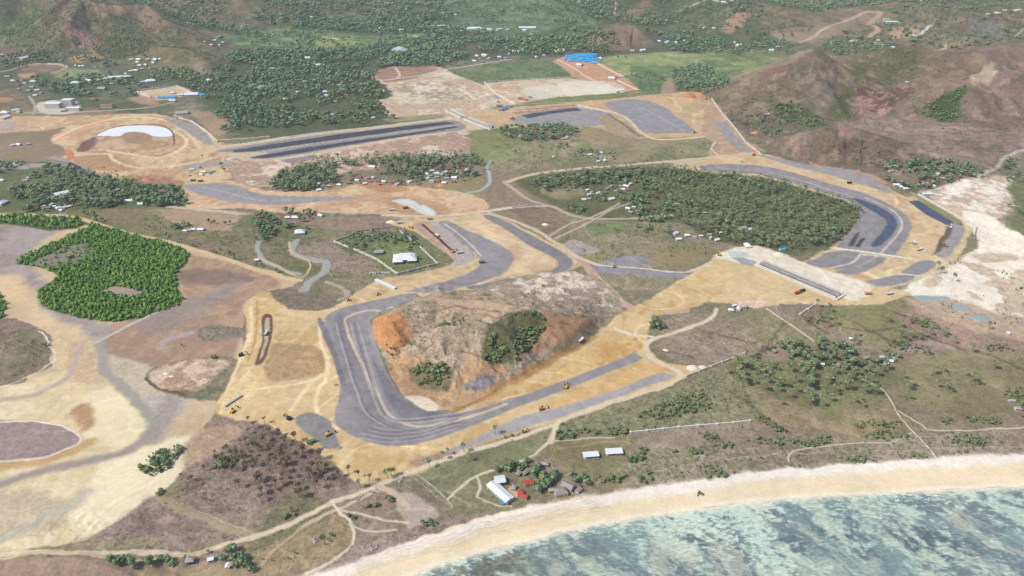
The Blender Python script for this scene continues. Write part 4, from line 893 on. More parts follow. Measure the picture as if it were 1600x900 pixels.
cluster([(1558,21,'w',12),(1570,17,'w',7),(1590,17,'w',14),(1545,23,'w',8),(1598,20,'g',10)], 'on the ridge at the top right corner', 'buildings on the top right ridge', 8, roof='flat', ratio=.5)
cluster([(508,287,'r',7),(498,288,'w'),(513,284,'g'),(530,290,'w',7),(515,292,'g'),(545,287,'r'),(558,283,'w',7),(565,286,'r'),(570,288,'w'),(550,282,'r',7),(583,279,'w',6),(590,284,'r',7),(600,285,'w'),(575,280,'r'),(615,286,'r',8),(620,289,'w'),(640,285,'w',8),(636,282,'r'),(499,298,'w',8),(582,262,'w',9),(622,261,'g'),(600,272,'r'),(562,278,'r',7),(577,285,'r'),(520,281,'g')], 'among palms in the left half of the central village', 'houses in the left half of the central village', 6)
cluster([(668,280,'w',7),(672,276,'g'),(682,272,'w',8),(690,274,'g',7),(695,270,'w'),(703,271,'g',7),(710,279,'w',8),(714,277,'g',7),(686,284,'r',8),(700,265,'r',8),(715,263,'r',7),(730,266,'w',7),(725,260,'r',8),(705,257,'r',8),(680,265,'r'),(690,260,'r'),(675,268,'w'),(698,280,'g'),(667,273,'w'),(720,270,'r'),(735,262,'r'),(708,285,'r'),(694,287,'w'),(675,284,'g'),(718,255,'r'),(740,270,'g'),(683,278,'g'),(712,269,'w')], 'packed in the right half of the central village', 'houses in the right half of the central village', 7)
house(98,308,19,'w','', None, .6, .75, 8, 'gable', label='tall blue-grey walled hall with white gable roof at left edge village', cat='hall', name='hall')
cluster([(80,311,'w',9),(72,305,'r'),(5,319,'w',14),(3,283,'w',8),(40,283,'g',7),(45,279,'g'),(183,298,'w',7),(197,299,'g',9),(202,315,'w',10),(220,320,'w',8),(183,306,'g'),(75,312,'g'),(150,312,'g'),(215,313,'w',5)], 'in the palm village on the left', 'houses in the left palm village', 6)
cluster([(68,324),(85,324),(92,326,'w',8),(100,326,'w',8),(103,322,'r'),(75,326,'r'),(96,330,'w',6),(108,324,'w',6),(80,321,'w')], 'in the row on the lower edge of the left palm village', 'huts on the edge of the left palm village', 6)
house(255,301,10,'r','', None, .7, .3, 4, 'hip', label='red-brown roofed house hidden in trees left of the small loop', cat='house')
cluster([(290,362,'w',7),(296,361,'g'),(302,360,'w',8),(314,360,'w',9)], 'in the lone group on the left meadow', 'houses on the left meadow', 7)
cluster([(300,266,'w',6),(318,270,'w',7),(328,271,'g',7),(333,268,'w'),(295,275,'w',5),(310,262,'g'),(315,274,'w')], 'in the small round wood above the small loop', 'houses in the round wood', 6)
cluster([(30,227,'w',7),(45,226,'g'),(20,228,'w')], 'above the green field at the left edge', 'houses above the left field', 6)
cluster([(450,341,'w',8),(462,341,'w',10),(501,338,'w',8)], 'by trees along the dirt road north of the creeks', 'houses by the creek road', 8)
cluster([(920,305,'w',5),(925,301,'g'),(934,303,'w',7),(945,302,'r',7),(955,292,'g',6),(978,292,'w',8),(973,297,'w',6),(985,288,'w',6),(955,312,'w',9),(912,313,'w',6),(920,312,'g',6),(970,292,'g'),(948,296,'g'),(962,300,'g'),(918,298,'w',5),(980,298,'r',6)], 'in the hamlet inside the palm plantation', 'houses of the plantation hamlet', 6)
cluster([(1057,320,'w',5),(1046,306,'g',6),(981,327,'w',7),(985,333,'g',6),(990,325,'w',5),(1055,366,'w',9),(1060,375,'w',8),(1074,369,'w',8),(1095,370,'w',5),(1110,373,'w',5),(1120,376,'w',7),(1108,368,'g',6),(1160,358,'g',12),(1170,360,'w',8),(1168,385,'w',13),(1085,372,'g'),(1125,365,'w',4),(1100,334,'w',3)], 'dotted along the south edge of the palm plantation', 'houses on the plantation edge', 6)
cluster([(921,243,'w',7),(938,240,'w',6),(935,253,'w',5),(945,252,'w',6),(938,248,'g'),(865,246,'w',4),(885,216,'w',7),(812,214,'w',8),(900,214,'r',6),(880,218,'g')], 'in the copse right of the clipped palm wood', 'houses in the middle copse', 6)
cluster([(1385,262,'w',6),(1392,268,'g',7),(1400,290,'w',8),(1408,293,'w',7),(1415,296,'w',7),(1465,273,'w',6),(1460,292,'w',5),(1386,258,'g',5),(1473,280,'g'),(1440,286,'r'),(1450,285,'r')], 'in the trees at the foot of the right hill', 'houses at the right hill foot', 6)
house(1449,305,15,'w','', None, .4, -.05, 3.5, 'flat', label='white flat roofed box office beside the right hand perimeter wall', cat='building', name='site_office')
house(1222,391,9,'b','', None, .6, .1, 3, 'gable', label='blue roofed hut at the plantation corner near pale rubble', cat='hut', name='hut')
cluster([(1283,571,'w',7),(1309,573,'g',7),(1330,531,'w',6),(1352,561,'g',8),(1377,560,'w',5),(1390,566,'w',8),(1396,563,'g',7),(1384,570,'w',6),(1210,551,'g',6)], 'in the leafy hamlet within the right hand palm field', 'houses in the palm field hamlet', 7)
cluster([(1142,486,'w',8),(1154,484,'w',8),(1165,481,'g',6),(1147,479,'w',5)], 'by the road bend south of the underpass ground', 'huts by the road bend', 7)
cluster([(1590,640,'g',9),(1580,628,'g',8),(1598,650,'r',8),(1575,522,'w',3)], 'at the right edge above the coast scrub', 'huts at the right edge', 8)
house(298,879,11,'g','', None, .8, .2, 4, 'hip', label='small grey hipped roof hut on a track at the bottom left', cat='hut', name='hut')
cluster([(357,886,'w',6),(330,876,'w',4)], 'half hidden in the bottom left trees', 'huts in the bottom left trees', 6)
# big individual buildings
def L(px, py): return ground_at(px, py)
house(85,168,22,'w','', None, .5, .0, 11, 'flat', label='big white hall with flat roof, left half of the pale complex', cat='building', name='white_hall')
house(108,164,16,'w','', None, .7, .0, 14, 'flat', label='taller white block with roof boxes, right half of the pale complex', cat='building', name='white_block')
house(115,172,22,'w','', None, .35, .0, 6, 'flat', label='low white wing in front of the taller white block', cat='building', name='white_wing')
house(168,168,17,'r','', None, .5, .1, 6, 'gable', label='dark red roofed house beside the loop earthworks', cat='house')
house(145,157,12,'r','', None, .6, .0, 4, 'hip', label='smaller brown-red roofed house up the road from the dark red one', cat='house')
house(285,178,18,'g','', None, .6, .3, 4, 'gable', label='grey greenhouse-like shed near the white liner', cat='shed', name='shed')
for i_, (a_, b_, c_, d_, l_) in enumerate([(252,154,10,'b','leftmost blue roofed shed of the small compound'),(268,153,14,'b','wide blue roofed shed in the middle of the small compound'),(283,150,8,'w','white roofed cabin right of the wide blue shed'),(300,149,20,'w','long white roofed shed of the small compound'),(317,150,10,'b','small blue roofed shed at the right end of the small compound'),(270,159,9,'w','low white cabin in front of the wide blue shed')]):
    house(a_, b_, c_, d_, '', 'sheds of the small compound', .5, .12, 4, 'gable', label=l_, cat='shed', name='shed')
i_ = 0
for (a_, b_, c_) in [(890,89,13),(903,87,13),(916,87,13),(927,87,11),(896,92,14),(911,93,15),(924,94,12),(888,91,9),(898,89,10),(910,89,12),(922,90,10),(930,94,9),(892,96,10),(904,96,12),(917,97,12),(906,102,9),(926,100,8),(935,97,6),(884,94,6)]:
    house(a_, b_, c_, 'b', '', 'blue roofed sheds of the workers camp', .6, .1, 4, 'gable', label='bright blue roofed shed in the crowded workers camp', cat='shed', name='camp_shed')
cluster([(955,124,'w',10),(962,122,'d',6),(905,103,'w',8),(970,142,'w',8),(965,145,'b',5),(938,92,'w',6),(828,152,'g',5),(820,157,'d',7),(812,155,'d',6)], 'inside the walled builders compound', 'site cabins of the builders compound', 6)
cluster([(775,153,'b',6),(780,167,'r',8),(788,171,'b',10),(800,187,'d',8),(778,160,'d',5),(795,168,'r',8),(770,169,'g',7),(783,173,'r',7)], 'in the materials yard left of the compound', 'cabins in the materials yard', 6)
# hall with umbrella roof on the far woods, villa in the walled garden, tent, beach house
def hiphall(px, py, wpx, wm, rm, label, cat, name, H=6, R2=.3, sides=8):
    x, y, z = L(px, py); Lh = wpx * depth_of(x, y, z) / F; o = empty(name, (x, y, z), .1, label, cat); BLOCK.append((x, y, Lh * .6))
    MB().bar((0, 0, 0), (0, 0, H), Lh * .43, sides).build('wall', wm, o)
    b_ = MB().bar((0, 0, H), (0, 0, H + Lh * .13), Lh * .52, sides, Lh * .22); b_.build('roof', rm, o)
    MB().bar((0, 0, H + Lh * .13), (0, 0, H + Lh * .13 + Lh * R2 * .25), Lh * .22, sides, .2).build('roof_cap', rm, o)
    for k in range(sides):
        th = 2 * math.pi * k / sides
        MB().box((math.cos(th) * Lh * .405, math.sin(th) * Lh * .405, H * .45), (1.6, 1.6, H * .5), th).build('window', DKM, o)
    return o
hiphall(625,81,26,WALLM,plain('silver_roof',(190,198,204),.5,.06),'silver many-sided pavilion roof in the far woods by a pylon','pavilion','pavilion',7)
def villa():
    x, y, z = L(632, 406); o = empty('villa', (x, y, z), .12, 'white roofed villa standing in the walled garden', 'villa'); BLOCK.append((x, y, 17)); wm = plain('blue_grey_wall', (128, 136, 160), .8, .1)  # one even blue-grey colour on every villa wall
    for cx, cy, l, w_, h, rh in ((0, 0, 30, 19, 5, 3.4), (-9, -8, 13, 11, 4.2, 2.2), (11, -6, 12, 12, 4.2, 2.2), (2, 9, 18, 8, 4.4, 2)):
        MB().box((cx, cy, h / 2), (l, w_, h)).build('wall', wm, o); l2, w2 = l / 2 + .9, w_ / 2 + .9; q = w2 * .8
        MB().add([(cx - l2, cy - w2, h), (cx + l2, cy - w2, h), (cx + l2, cy + w2, h), (cx - l2, cy + w2, h), (cx - l2 + q, cy - .6, h + rh), (cx + l2 - q, cy - .6, h + rh), (cx + l2 - q, cy + .6, h + rh), (cx - l2 + q, cy + .6, h + rh)],
                 [(0, 1, 5, 4), (1, 2, 6, 5), (2, 3, 7, 6), (3, 0, 4, 7), (4, 5, 6, 7), (3, 2, 1, 0)]).build('roof', WHITE, o)
    for k in range(-5, 6): MB().box((k * 2.6, -9.56 if abs(k) < 2 else -14, 2), (1.3, .1, 2.4)).build('window', DKM, o)
villa()
house(592,396,14,'g','', None, .6, .2, 3.5, 'gable', label='small grey shed left of the villa in the walled garden', cat='shed', name='shed')
house(469,365,15,'w','', None, .8, .2, 4, 'hip', label='white hipped tent roof on the creek bank', cat='tent', name='tent')
house(402,408,6,'w','', None, .8, .2, 3, 'hip', label='tiny white hut where the creek leaves the tidal flat', cat='hut', name='hut')
def beach_house():
    x, y, z = L(778, 770); o = empty('beach_house', (x, y, z), 0, 'white L-shaped beach house with long roofs round a tan court', 'building'); BLOCK.append((x, y, 24))
    def loc(px, py): a = L(px, py); return a[0] - x, a[1] - y
    A, B = loc(767, 759), loc(796, 785); C_ = loc(788, 753)
    def wing(P, Q, w_, h, nm):
        cx, cy = (P[0] + Q[0]) / 2, (P[1] + Q[1]) / 2; ln = math.hypot(Q[0] - P[0], Q[1] - P[1]); rz = math.atan2(Q[1] - P[1], Q[0] - P[0])
        MB().box((cx, cy, h / 2), (ln, w_, h), rz).build('wall', WALLM, o)
        c, s_ = math.cos(rz), math.sin(rz); l = ln / 2 + .8; q = w_ / 2 + .8; V = []
        for (a, b2, zz) in ((-l, -q, h), (l, -q, h), (l, q, h), (-l, q, h), (-l, 0, h + 1.6), (l, 0, h + 1.6)): V.append((cx + a * c - b2 * s_, cy + a * s_ + b2 * c, zz))
        MB().add(V, [(0, 1, 5, 4), (2, 3, 4, 5), (1, 2, 5), (3, 0, 4), (3, 2, 1, 0)]).build('roof', WHITE, o)
        for k in range(-3, 4):
            a = k * ln / 8; MB().box((cx + a * c + (w_ / 2) * s_, cy + a * s_ - (w_ / 2) * c, 1.5), (1.4, .3, 1.6), rz).build('window', DKM, o)
    wing(A, B, 9, 3.6, 'a'); wing((A[0] + 4, A[1] + 3), C_, 8, 4.4, 'b')
    MB().box((13, -1, .12), (12, 14, .25), -.5).build('courtyard', plain('tan_paving', (206, 176, 140)), o)
beach_house()
house(788,787,10,'b','', None, .7, .1, 2.6, 'shed', label='bright blue awning at the seaward end of the white beach house', cat='awning', name='awning')
house(876,771,20,'t','', None, .7, .2, 3.5, 'hip', label='larger grey thatched hut on the sand edge by the trees', cat='hut', name='thatched_hut')
house(887,762,18,'t','', None, .6, -.6, 3.5, 'gable', label='grey thatched hut just behind the larger one at the beach', cat='hut', name='thatched_hut')
house(826,757,14,'d','', None, .5, .2, 3.4, 'gable', label='red roofed cottage in the trees behind the beach house', cat='cottage', name='cottage')
house(813,772,9,'d','', None, .8, .2, 3, 'hip', label='upper of two small red roofs on the sand edge', cat='cottage', name='cottage')
house(818,778,11,'d','', None, .6, -.3, 3, 'gable', label='lower of two small red roofs on the sand edge', cat='cottage', name='cottage')
cluster([(803,764,'g',8),(810,742,'g',8),(820,741,'t',7),(862,768,'g',8),(852,727,'g',9),(904,768,'t',9)], 'in the beachside trees', 'small huts in the beachside trees', 8)
def openshed(px, py, wpx, rz, label):
    x, y, z = L(px, py); Ls = wpx * depth_of(x, y, z) / F; W = Ls * .48; o = empty('open_shed', (x, y, z), rz, label, 'shed', 'open sheds in the coast field'); BLOCK.append((x, y, Ls * .6))
    MB().box((0, 0, 3.6), (Ls, W, .35)).build('roof', WHITE, o)
    MB().box((0, 0, .15), (Ls * .96, W * .9, .3)).build('floor', CONCG, o)
    for sx_ in (-.46, -.15, .15, .46):
        for sy_ in (-.42, .42): MB().bar((Ls * sx_, W * sy_, .2), (Ls * sx_, W * sy_, 3.5), .18).build('post', CONCG, o)
openshed(923,714,25,.12,'left of two white roofed open sheds in the coast field'); openshed(959,709,27,.08,'right of two white roofed open sheds in the coast field')
for (a_, b_) in ((583, 767), (560, 777), (627, 749), (490, 846), (586, 856), (1092, 772)):
    x, y, z = L(a_, b_); o = empty('rubble_heap', (x, y, z), R.random(), {583:'pale slab heap in the fork of the tracks',560:'second pale slab heap by the tracks, lower left',627:'white heap beside the boundary line of the green field',490:'white heap on a green patch near the bottom',586:'grey slab heap on dry scrub above the sand',1092:'dark boulder lying alone on the beach'}[a_], 'heap')
    for k in range(5): MB().box((R.uniform(-3, 3), R.uniform(-2, 2), .6), (R.uniform(1.5, 4), R.uniform(1, 2.5), R.uniform(.8, 1.6)), R.random() * 3, .6).build('slab', CONCG if a_ != 1092 else plain('dark_rock', (110, 100, 84)), o)

# walls and fences: polylines on the ground
def wall(pts, h, th, mat, label, name='boundary_wall', cat='wall', post=0):
    P = hitp(pts); Pd = []
    for i in range(len(P) - 1):
        n = max(1, int(np.hypot(*(P[i + 1] - P[i])) / 14))
        for k in range(n): Pd.append(P[i] + (P[i + 1] - P[i]) * k / n)
    Pd.append(P[-1]); Pd = np.array(Pd); Z = height(Pd[:, 0], Pd[:, 1]); x0, y0, z0 = Pd[0][0], Pd[0][1], Z[0]
    V = []; Fc = []
    for i, p in enumerate(Pd):
        a = Pd[max(i - 1, 0)]; b = Pd[min(i + 1, len(Pd) - 1)]; d = (b - a) / (np.hypot(*(b - a)) + 1e-9); n = np.array((-d[1], d[0])) * th / 2
        for q in ((-1, -.6), (1, -.6), (1, h), (-1, h)): V.append((p[0] - x0 + n[0] * q[0], p[1] - y0 + n[1] * q[0], Z[i] - z0 + q[1]))
        if i:
            o_ = (i - 1) * 4
            for k in range(4): Fc.append((o_ + k, o_ + (k + 1) % 4, o_ + 4 + (k + 1) % 4, o_ + 4 + k))
    Fc += [(3, 2, 1, 0), tuple(len(V) - 4 + k for k in range(4))]
    root = empty(name, (x0, y0, z0), 0, label, cat)
    MB().add(V, Fc).build('wall_panel', mat, root)
    if post:
        s_ = 0
        for i in range(0, min(len(Pd), 80)):
            MB().box((Pd[i][0] - x0, Pd[i][1] - y0, Z[i] - z0 + h / 2), (th * 2.2, th * 2.2, h + .5)).build('post', mat, root)
wall([(522,378),(560,393),(590,407),(621,429)], 2.6, 1.2, CONC, 'white wall along the creek side of the villa garden', post=1)
wall([(621,429),(684,413)], 2.4, 1.4, CONCG, 'grey wall along the front of the villa garden', post=1)
wall([(684,413),(655,385),(625,362)], 2.4, 1.0, CONC, 'pale wall between the villa garden and the track', post=1)
wall([(522,378),(545,370),(560,362),(610,356)], 2.2, .8, CONCG, 'thin grey wall at the back of the villa garden')
wall([(578,431),(577,427),(610,427)], 2, 1, CONC, 'short pale wall outside the villa garden corner')
wall([(587,438),(618,452)], 2.4, 4, WHITE, 'white covered drain beside the top of the big loop')
wall([(1112,155),(1128,178),(1150,203),(1165,223),(1190,243)], 3, 1.4, CONC, 'long white wall below the cone-shaped hill', post=1)
wall([(1435,305),(1470,325),(1500,341),(1525,357)], 3, 1.2, CONC, 'white perimeter wall along the right hand curve', post=1)
wall([(1525,357),(1522,375)], 2.4, .8, CONCG, 'grey wall turning down at the end of the right hand curve')
wall([(1072,589),(1110,574),(1162,554)], 2.2, .9, CONC, 'white wall running up to the palm field', post=1)
wall([(985,677),(1060,669),(1120,664),(1171,659)], 2.2, 1.0, CONC, 'pale wall across the coast field', post=1)
wall([(806,164),(775,147),(757,129)], 3, 1.4, CONC, 'white wall on the left side of the builders compound')
wall([(757,129),(820,125),(905,121)], 3, 1.2, CONC, 'white wall along the back of the builders compound')
wall([(934,100),(958,113),(975,121),(962,122)], 3, 1.4, CONC, 'white wall of the workers camp yard')
wall([(965,126),(985,136),(998,142),(975,145)], 3, 1.4, CONC, 'white wall at the right corner of the builders compound')
wall([(848,95),(870,93)], 3, 1.4, CONC, 'short white wall left of the blue camp')
wall([(938,89),(938,97)], 3, 1.4, CONC, 'curved white wall end right of the blue camp')
wall([(968,88),(1020,84),(1068,82)], 3, 1.6, CONC, 'long white wall along the back of the green paddy')
wall([(805,165),(850,162),(895,160),(893,167)], 1.5, 1.0, CONC, 'pale drain kerb along the compound road')
wall([(213,143),(275,134),(300,146)], 3, 1.2, CONC, 'white wall round the small compound')
wall([(214,143),(235,153)], 2.5, 1.2, CONC, 'white wall on the near side of the small compound')
wall([(279,185),(300,190),(322,205),(340,222)], 2.5, 1.0, CONC, 'pale kerb wall round the outside of the left loop')
wall([(46,104),(75,100),(97,101),(100,104)], 2.5, 1.4, CONC, 'pale wall round the far left plot')
wall([(800,325),(826,321)], 2, 1, CONC, 'short white wall left of the plantation road')
wall([(1250,492),(1273,477)], 2.2, 1.2, CONC, 'short white wall below the underpass end', post=1)
wall([(352,636),(378,619)], 1.8, 2.2, CONCG, 'grey culvert wall beside the haul road')
wall([(470,60),(505,58),(530,62)], 2.5, 1.6, CONC, 'white field wall in the far left green field')
wall([(612,57),(645,56),(655,59)], 2.5, 1.6, CONC, 'white field wall behind the silver pavilion')
wall([(500,332),(560,334),(604,335)], 2, 1.2, CONC, 'pale retaining wall above the creek')
# concrete underpasses
def underpass(a, b, width, label, n=3):
    (x0, y0), (x1, y1) = hitp([a, b]); cx, cy = (x0 + x1) / 2, (y0 + y1) / 2; z = hz(cx, cy); ln = math.hypot(x1 - x0, y1 - y0); rz = math.atan2(y1 - y0, x1 - x0)
    o = empty('underpass', (cx, cy, z), rz, label, 'underpass'); BLOCK.append((cx, cy, ln * .3))
    for k in range(n):
        yy = (k / (n - 1) - .5) * width
        MB().box((0, yy, 1.0), (ln, 2.2 if k != 1 else 3.4, 5.0)).build('side_wall', CONC if k != 1 else CONCG, o)
    for k in range(n - 1):
        yy = ((k + .5) / (n - 1) - .5) * width
        MB().box((0, yy, .7), (ln * .985, width / (n - 1) - 2.9, .5)).build('roadway', plain('dark_floor_concrete', (92, 88, 94)), o)  # lane floors get a darker concrete colour than the side walls
    for s_ in (-1, 1): MB().box((s_ * ln * .515, 0, .9), (ln * .03, width + 3, 1.4)).build('end_slab', CONC, o)
    return o
underpass((1188,412), (1311,464), 19, 'long concrete underpass with two dark lanes at the pit ground')
underpass((700,173), (724,184), 15, 'upper section of the concrete underpass by the main straight')
underpass((728,186), (770,202), 15, 'lower section of the concrete underpass by the main straight')
house(766,200,9,'g','', None, .9, -.4, 6, 'flat', label='square dark mouthed portal at the end of the far underpass', cat='portal', name='underpass_portal')
# white liner in the left loop
def liner():
    P = catmull(hitp([(152,212),(165,205),(180,200),(205,197),(235,197),(256,200),(267,206),(269,213),(255,214),(240,213),(228,208),(210,206),(196,208),(188,213),(170,213)]), True, 4)
    x0, y0 = P.mean(0); Z = height(P[:, 0], P[:, 1]) + .8; z0 = Z.mean()
    V = [(p[0] - x0, p[1] - y0, zz - z0) for p, zz in zip(P, Z)] + [(p[0] - x0, p[1] - y0, zz - z0 - .6) for p, zz in zip(P, Z)]; n = len(P)
    me = MB().add(V, [tuple(range(n)), tuple(range(n, 2 * n))[::-1]] + [(i, i + n, (i + 1) % n + n, (i + 1) % n) for i in range(n)])
    o = me.build('pond_liner', plain('white_liner', (238, 243, 246), .4, .03, .05)); o.location = (x0, y0, z0); put(o, 'bright white curved liner sheet spread inside the left loop', 'liner')
liner()
# masts
def lattice(px, py, hgt, wb, wt, mats, label, cat, name, bands=10, dish=True, th=.75):
    x, y, z = L(px, py); o = empty(name, (x, y, z), .4, label, cat)
    for k in range(bands):
        z0, z1 = hgt * k / bands, hgt * (k + 1) / bands; a = wb + (wt - wb) * k / bands; c = wb + (wt - wb) * (k + 1) / bands
        m = MB(); A = [(sx_ * a, sy_ * a, z0) for sx_, sy_ in ((-1, -1), (1, -1), (1, 1), (-1, 1))]; B = [(sx_ * c, sy_ * c, z1) for sx_, sy_ in ((-1, -1), (1, -1), (1, 1), (-1, 1))]
        for i in range(4):
            m.bar(A[i], B[i], th); m.bar(A[i], B[(i + 1) % 4], th * .55); m.bar(A[(i + 1) % 4], B[i], th * .55); m.bar(B[i], B[(i + 1) % 4], th * .55)
        m.build('lattice_section', mats[k % len(mats)], o)
    if dish:
        for k in range(5): MB().bar((0, 0, hgt * (.1 + .17 * k)), (1.6, -2.2, hgt * (.1 + .17 * k)), 1.3, 8).build('dish', WHITE, o)
        MB().box((0, 0, 4.5), (8, 8, 9)).build('equipment_cabin', WHITE, o)
    else:
        for q in (.7, .82, .94): MB().bar((-7, 0, hgt * q), (7, 0, hgt * q), .35).build('cross_arm', mats[0], o)
lattice(961,31,110,3.4,1.6,[WHITE,plain('mast_red',(206,140,126))],'tall red and white telecom mast on the far ridge','mast','telecom_mast',12)
lattice(597,84,62,3.2,.9,[METG],'grey lattice pylon left of the silver pavilion','pylon','power_pylon',9,False)
lattice(388,58,60,2.6,.8,[METG],'grey lattice pylon in the woods at the far left','pylon','power_pylon',9,False)
lattice(1348,1,60,2.6,.8,[METG],'grey lattice pylon on the skyline hills at the right','pylon','power_pylon',9,False)
house(1461,40,6,'g','', None, .9, 0, 22, 'flat', label='slim white tower house at the end of a far curved road', cat='tower', name='tower_house')
def pole(px, py, label):
    x, y, z = L(px, py); o = empty('power_pole', (x, y, z), R.uniform(-.3, .3), label, 'pole', 'power poles by the creek')
    MB().bar((0, 0, -.5), (0, 0, 13), .25, 6, .16).build('shaft', CONCG, o); MB().box((0, 0, 12.2), (2.6, .2, .2)).build('cross_arm', METG, o)
for a_, b_ in ((537,362),(528,372),(550,393),(578,397),(540,350),(563,345),(1552,266),(1527,272),(1500,279),(1580,250),(497,335),(605,385)): pole(a_, b_, 'slim concrete power pole ' + ('beside the right hand hill road' if a_ > 1000 else 'near the creek and the villa garden'))
# vehicles
YEL = plain('machine_yellow', (226, 176, 60), .5, .06); GRN = plain('machine_green', (90, 150, 90), .5); WHV = plain('vehicle_white', (232, 232, 230), .4, .04)
REDV = plain('vehicle_red', (196, 84, 70), .5); RUB = plain('tyre_black', (48, 46, 46), .9); GLS = plain('cab_glass', (60, 76, 90), .2, .02)
def excavator(px, py, m, rz, label, s=1.25):
    x, y, z = L(px, py); o = empty('excavator', (x, y, z), rz, label, 'excavator', 'excavators on the works'); o.scale = (s,) * 3
    for q in (-1.2, 1.2):
        MB().box((0, q, .5), (4.4, .7, 1.0), 0, .85).build('track', RUB, o)
    MB().box((-.4, 0, 1.7), (3.6, 2.6, 1.3), 0, .92).build('body', m, o)
    MB().box((.9, .8, 2.4), (1.5, 1.0, 1.8)).build('cab', GLS, o)
    MB().bar((1.2, -.4, 1.9), (4.0, -.4, 4.4), .38, 4, .3).build('boom', m, o)
    MB().bar((4.0, -.4, 4.4), (6.0, -.4, 2.0), .28, 4, .2).build('arm', m, o)
    MB().box((6.0, -.4, 1.4), (1.1, 1.3, 1.1), 0, .7).build('bucket', RUB, o)
def truck(px, py, m, rz, label, s=1.15):
    x, y, z = L(px, py); o = empty('dump_truck', (x, y, z), rz, label, 'truck', 'trucks on the works'); o.scale = (s,) * 3
    MB().box((0, 0, 1.0), (7.4, 2.2, .4)).build('chassis', RUB, o)
    c = MB().box((2.9, 0, 2.2), (1.7, 2.4, 2.1), 0, .93).build('cab', m, o); MB().box((3.72, 0, 2.6), (.1, 2.0, .8)).build('windscreen', GLS, c)
    MB().add([(-3.6, -1.2, 1.3), (1.8, -1.2, 1.3), (1.8, 1.2, 1.3), (-3.6, 1.2, 1.3), (-4.0, -1.35, 2.9), (2.0, -1.35, 2.9), (2.0, 1.35, 2.9), (-4.0, 1.35, 2.9), (-3.6, -1.1, 2.3), (1.6, -1.1, 2.3), (1.6, 1.1, 2.3), (-3.6, 1.1, 2.3)],
             [(3, 2, 1, 0), (0, 1, 5, 4), (1, 2, 6, 5), (2, 3, 7, 6), (3, 0, 4, 7), (8, 9, 10, 11), (4, 5, 9, 8), (5, 6, 10, 9), (6, 7, 11, 10), (7, 4, 8, 11)]).build('tipper_body', m, o)
    for q in (-2.6, -1.2, 2.6):
        for r_ in (-1.1, 1.1): MB().bar((q, r_ - .2, .55), (q, r_ + .2, .55), .55, 10).build('wheel', RUB, o)
def roller(px, py, m, rz, label, s=1.2):
    x, y, z = L(px, py); o = empty('road_roller', (x, y, z), rz, label, 'roller', 'rollers on the works'); o.scale = (s,) * 3
    MB().bar((1.9, -1.1, .8), (1.9, 1.1, .8), .8, 12).build('drum', METG, o); MB().box((-.6, 0, 1.3), (3.0, 2.0, 1.1), 0, .9).build('body', m, o)
    MB().box((-.1, 0, 2.5), (1.4, 1.7, 1.5)).build('cab', GLS, o)
    for r_ in (-1, 1): MB().bar((-1.3, r_ - .25, .7), (-1.3, r_ + .25, .7), .7, 10).build('wheel', RUB, o)
excavator(513,680,YEL,.6,'yellow excavator working on the small gravel pad at the lower left of the big loop')
excavator(452,655,RUB,2.6,'dark muddy excavator alone on the sand left of the gravel pad')
excavator(364,644,YEL,1.2,'yellow excavator at the foot of the haul road by the tidal flat')
excavator(377,556,RUB,.4,'dark excavator on the haul road above the white rubble ground')
excavator(884,606,YEL,1.5,'excavator standing on the gravel strip of the lower straight')
excavator(846,640,plain('machine_orange',(206,130,70)),.3,'orange excavator digging between the two lower strips')
excavator(1477,385,plain('machine_orange',(206,130,70)),2.2,'orange excavator on the dark strip at the right hand curve')
excavator(1124,399,YEL,1.8,'yellow excavator at the head of the pit ground')
excavator(1485,356,WHV,1.1,'white excavator at the top of the dark strip on the right hand curve')
excavator(708,394,YEL,.9,'yellow excavator at the end of the dark trench in the central loop')
excavator(594,289,YEL,.4,'yellow excavator on red soil below the central village')
excavator(1103,155,YEL,.2,'yellow excavator below the cone-shaped hill',1.6)
truck(487,692,GRN,.5,'green truck parked beside the gravel pad and dead palms')
truck(416,522,WHV,1.5,'white truck on the dark edged strip of the left haul ground')
truck(908,533,WHV,.9,'white truck on the tan slope right of the mound')
truck(753,411,GRN,.1,'green truck on the inner corner of the central loop')
truck(683,369,WHV,-.8,'white truck midway along the dark trench')
truck(719,396,WHV,.4,'white truck at the foot of the dark trench')
truck(1428,380,WHV,1.4,'white truck in the tan ground of the right hand curve')
truck(1437,391,WHV,.4,'white truck a little lower in the right hand curve')
truck(1327,287,RUB,.1,'dark truck alone on the gravel of the right hand curve')
truck(672,343,YEL,.1,'yellow truck on the crossing above the central loop')
truck(613,329,WHV,.1,'first white truck by the pale slabs of the small loop')
truck(634,326,REDV,.4,'red truck by the pale slabs of the small loop')
truck(1356,460,YEL,.1,'yellow truck near the ponds right of the long underpass')
truck(1390,460,WHV,.3,'white truck beside the turquoise ponds')
truck(1246,459,REDV,.4,'red truck beside the long underpass, lower side')
truck(1253,456,RUB,.4,'dark truck behind the red one beside the long underpass')
truck(642,356,YEL,-.7,'yellow truck at the upper end of the villa garden wall')
truck(625,349,WHV,.2,'white truck just above the villa garden')
truck(302,283,GRN,.1,'green truck at the foot of the round wood')
truck(314,284,REDV,.1,'red truck at the foot of the round wood')
truck(1198,181,WHV,.3,'white truck under the cone-shaped hill',1.6)
roller(545,470,YEL,.3,'yellow roller at the top corner of the big loop')
roller(591,461,YEL,.3,'yellow roller beside the covered drain')
roller(960,418,YEL,.1,'yellow roller on the grey lane south of the plantation')
roller(1085,208,YEL,.1,'yellow roller at the corner of the grey apron',1.6)
roller(1304,592,WHV,.2,'white roller like machine among the palms')
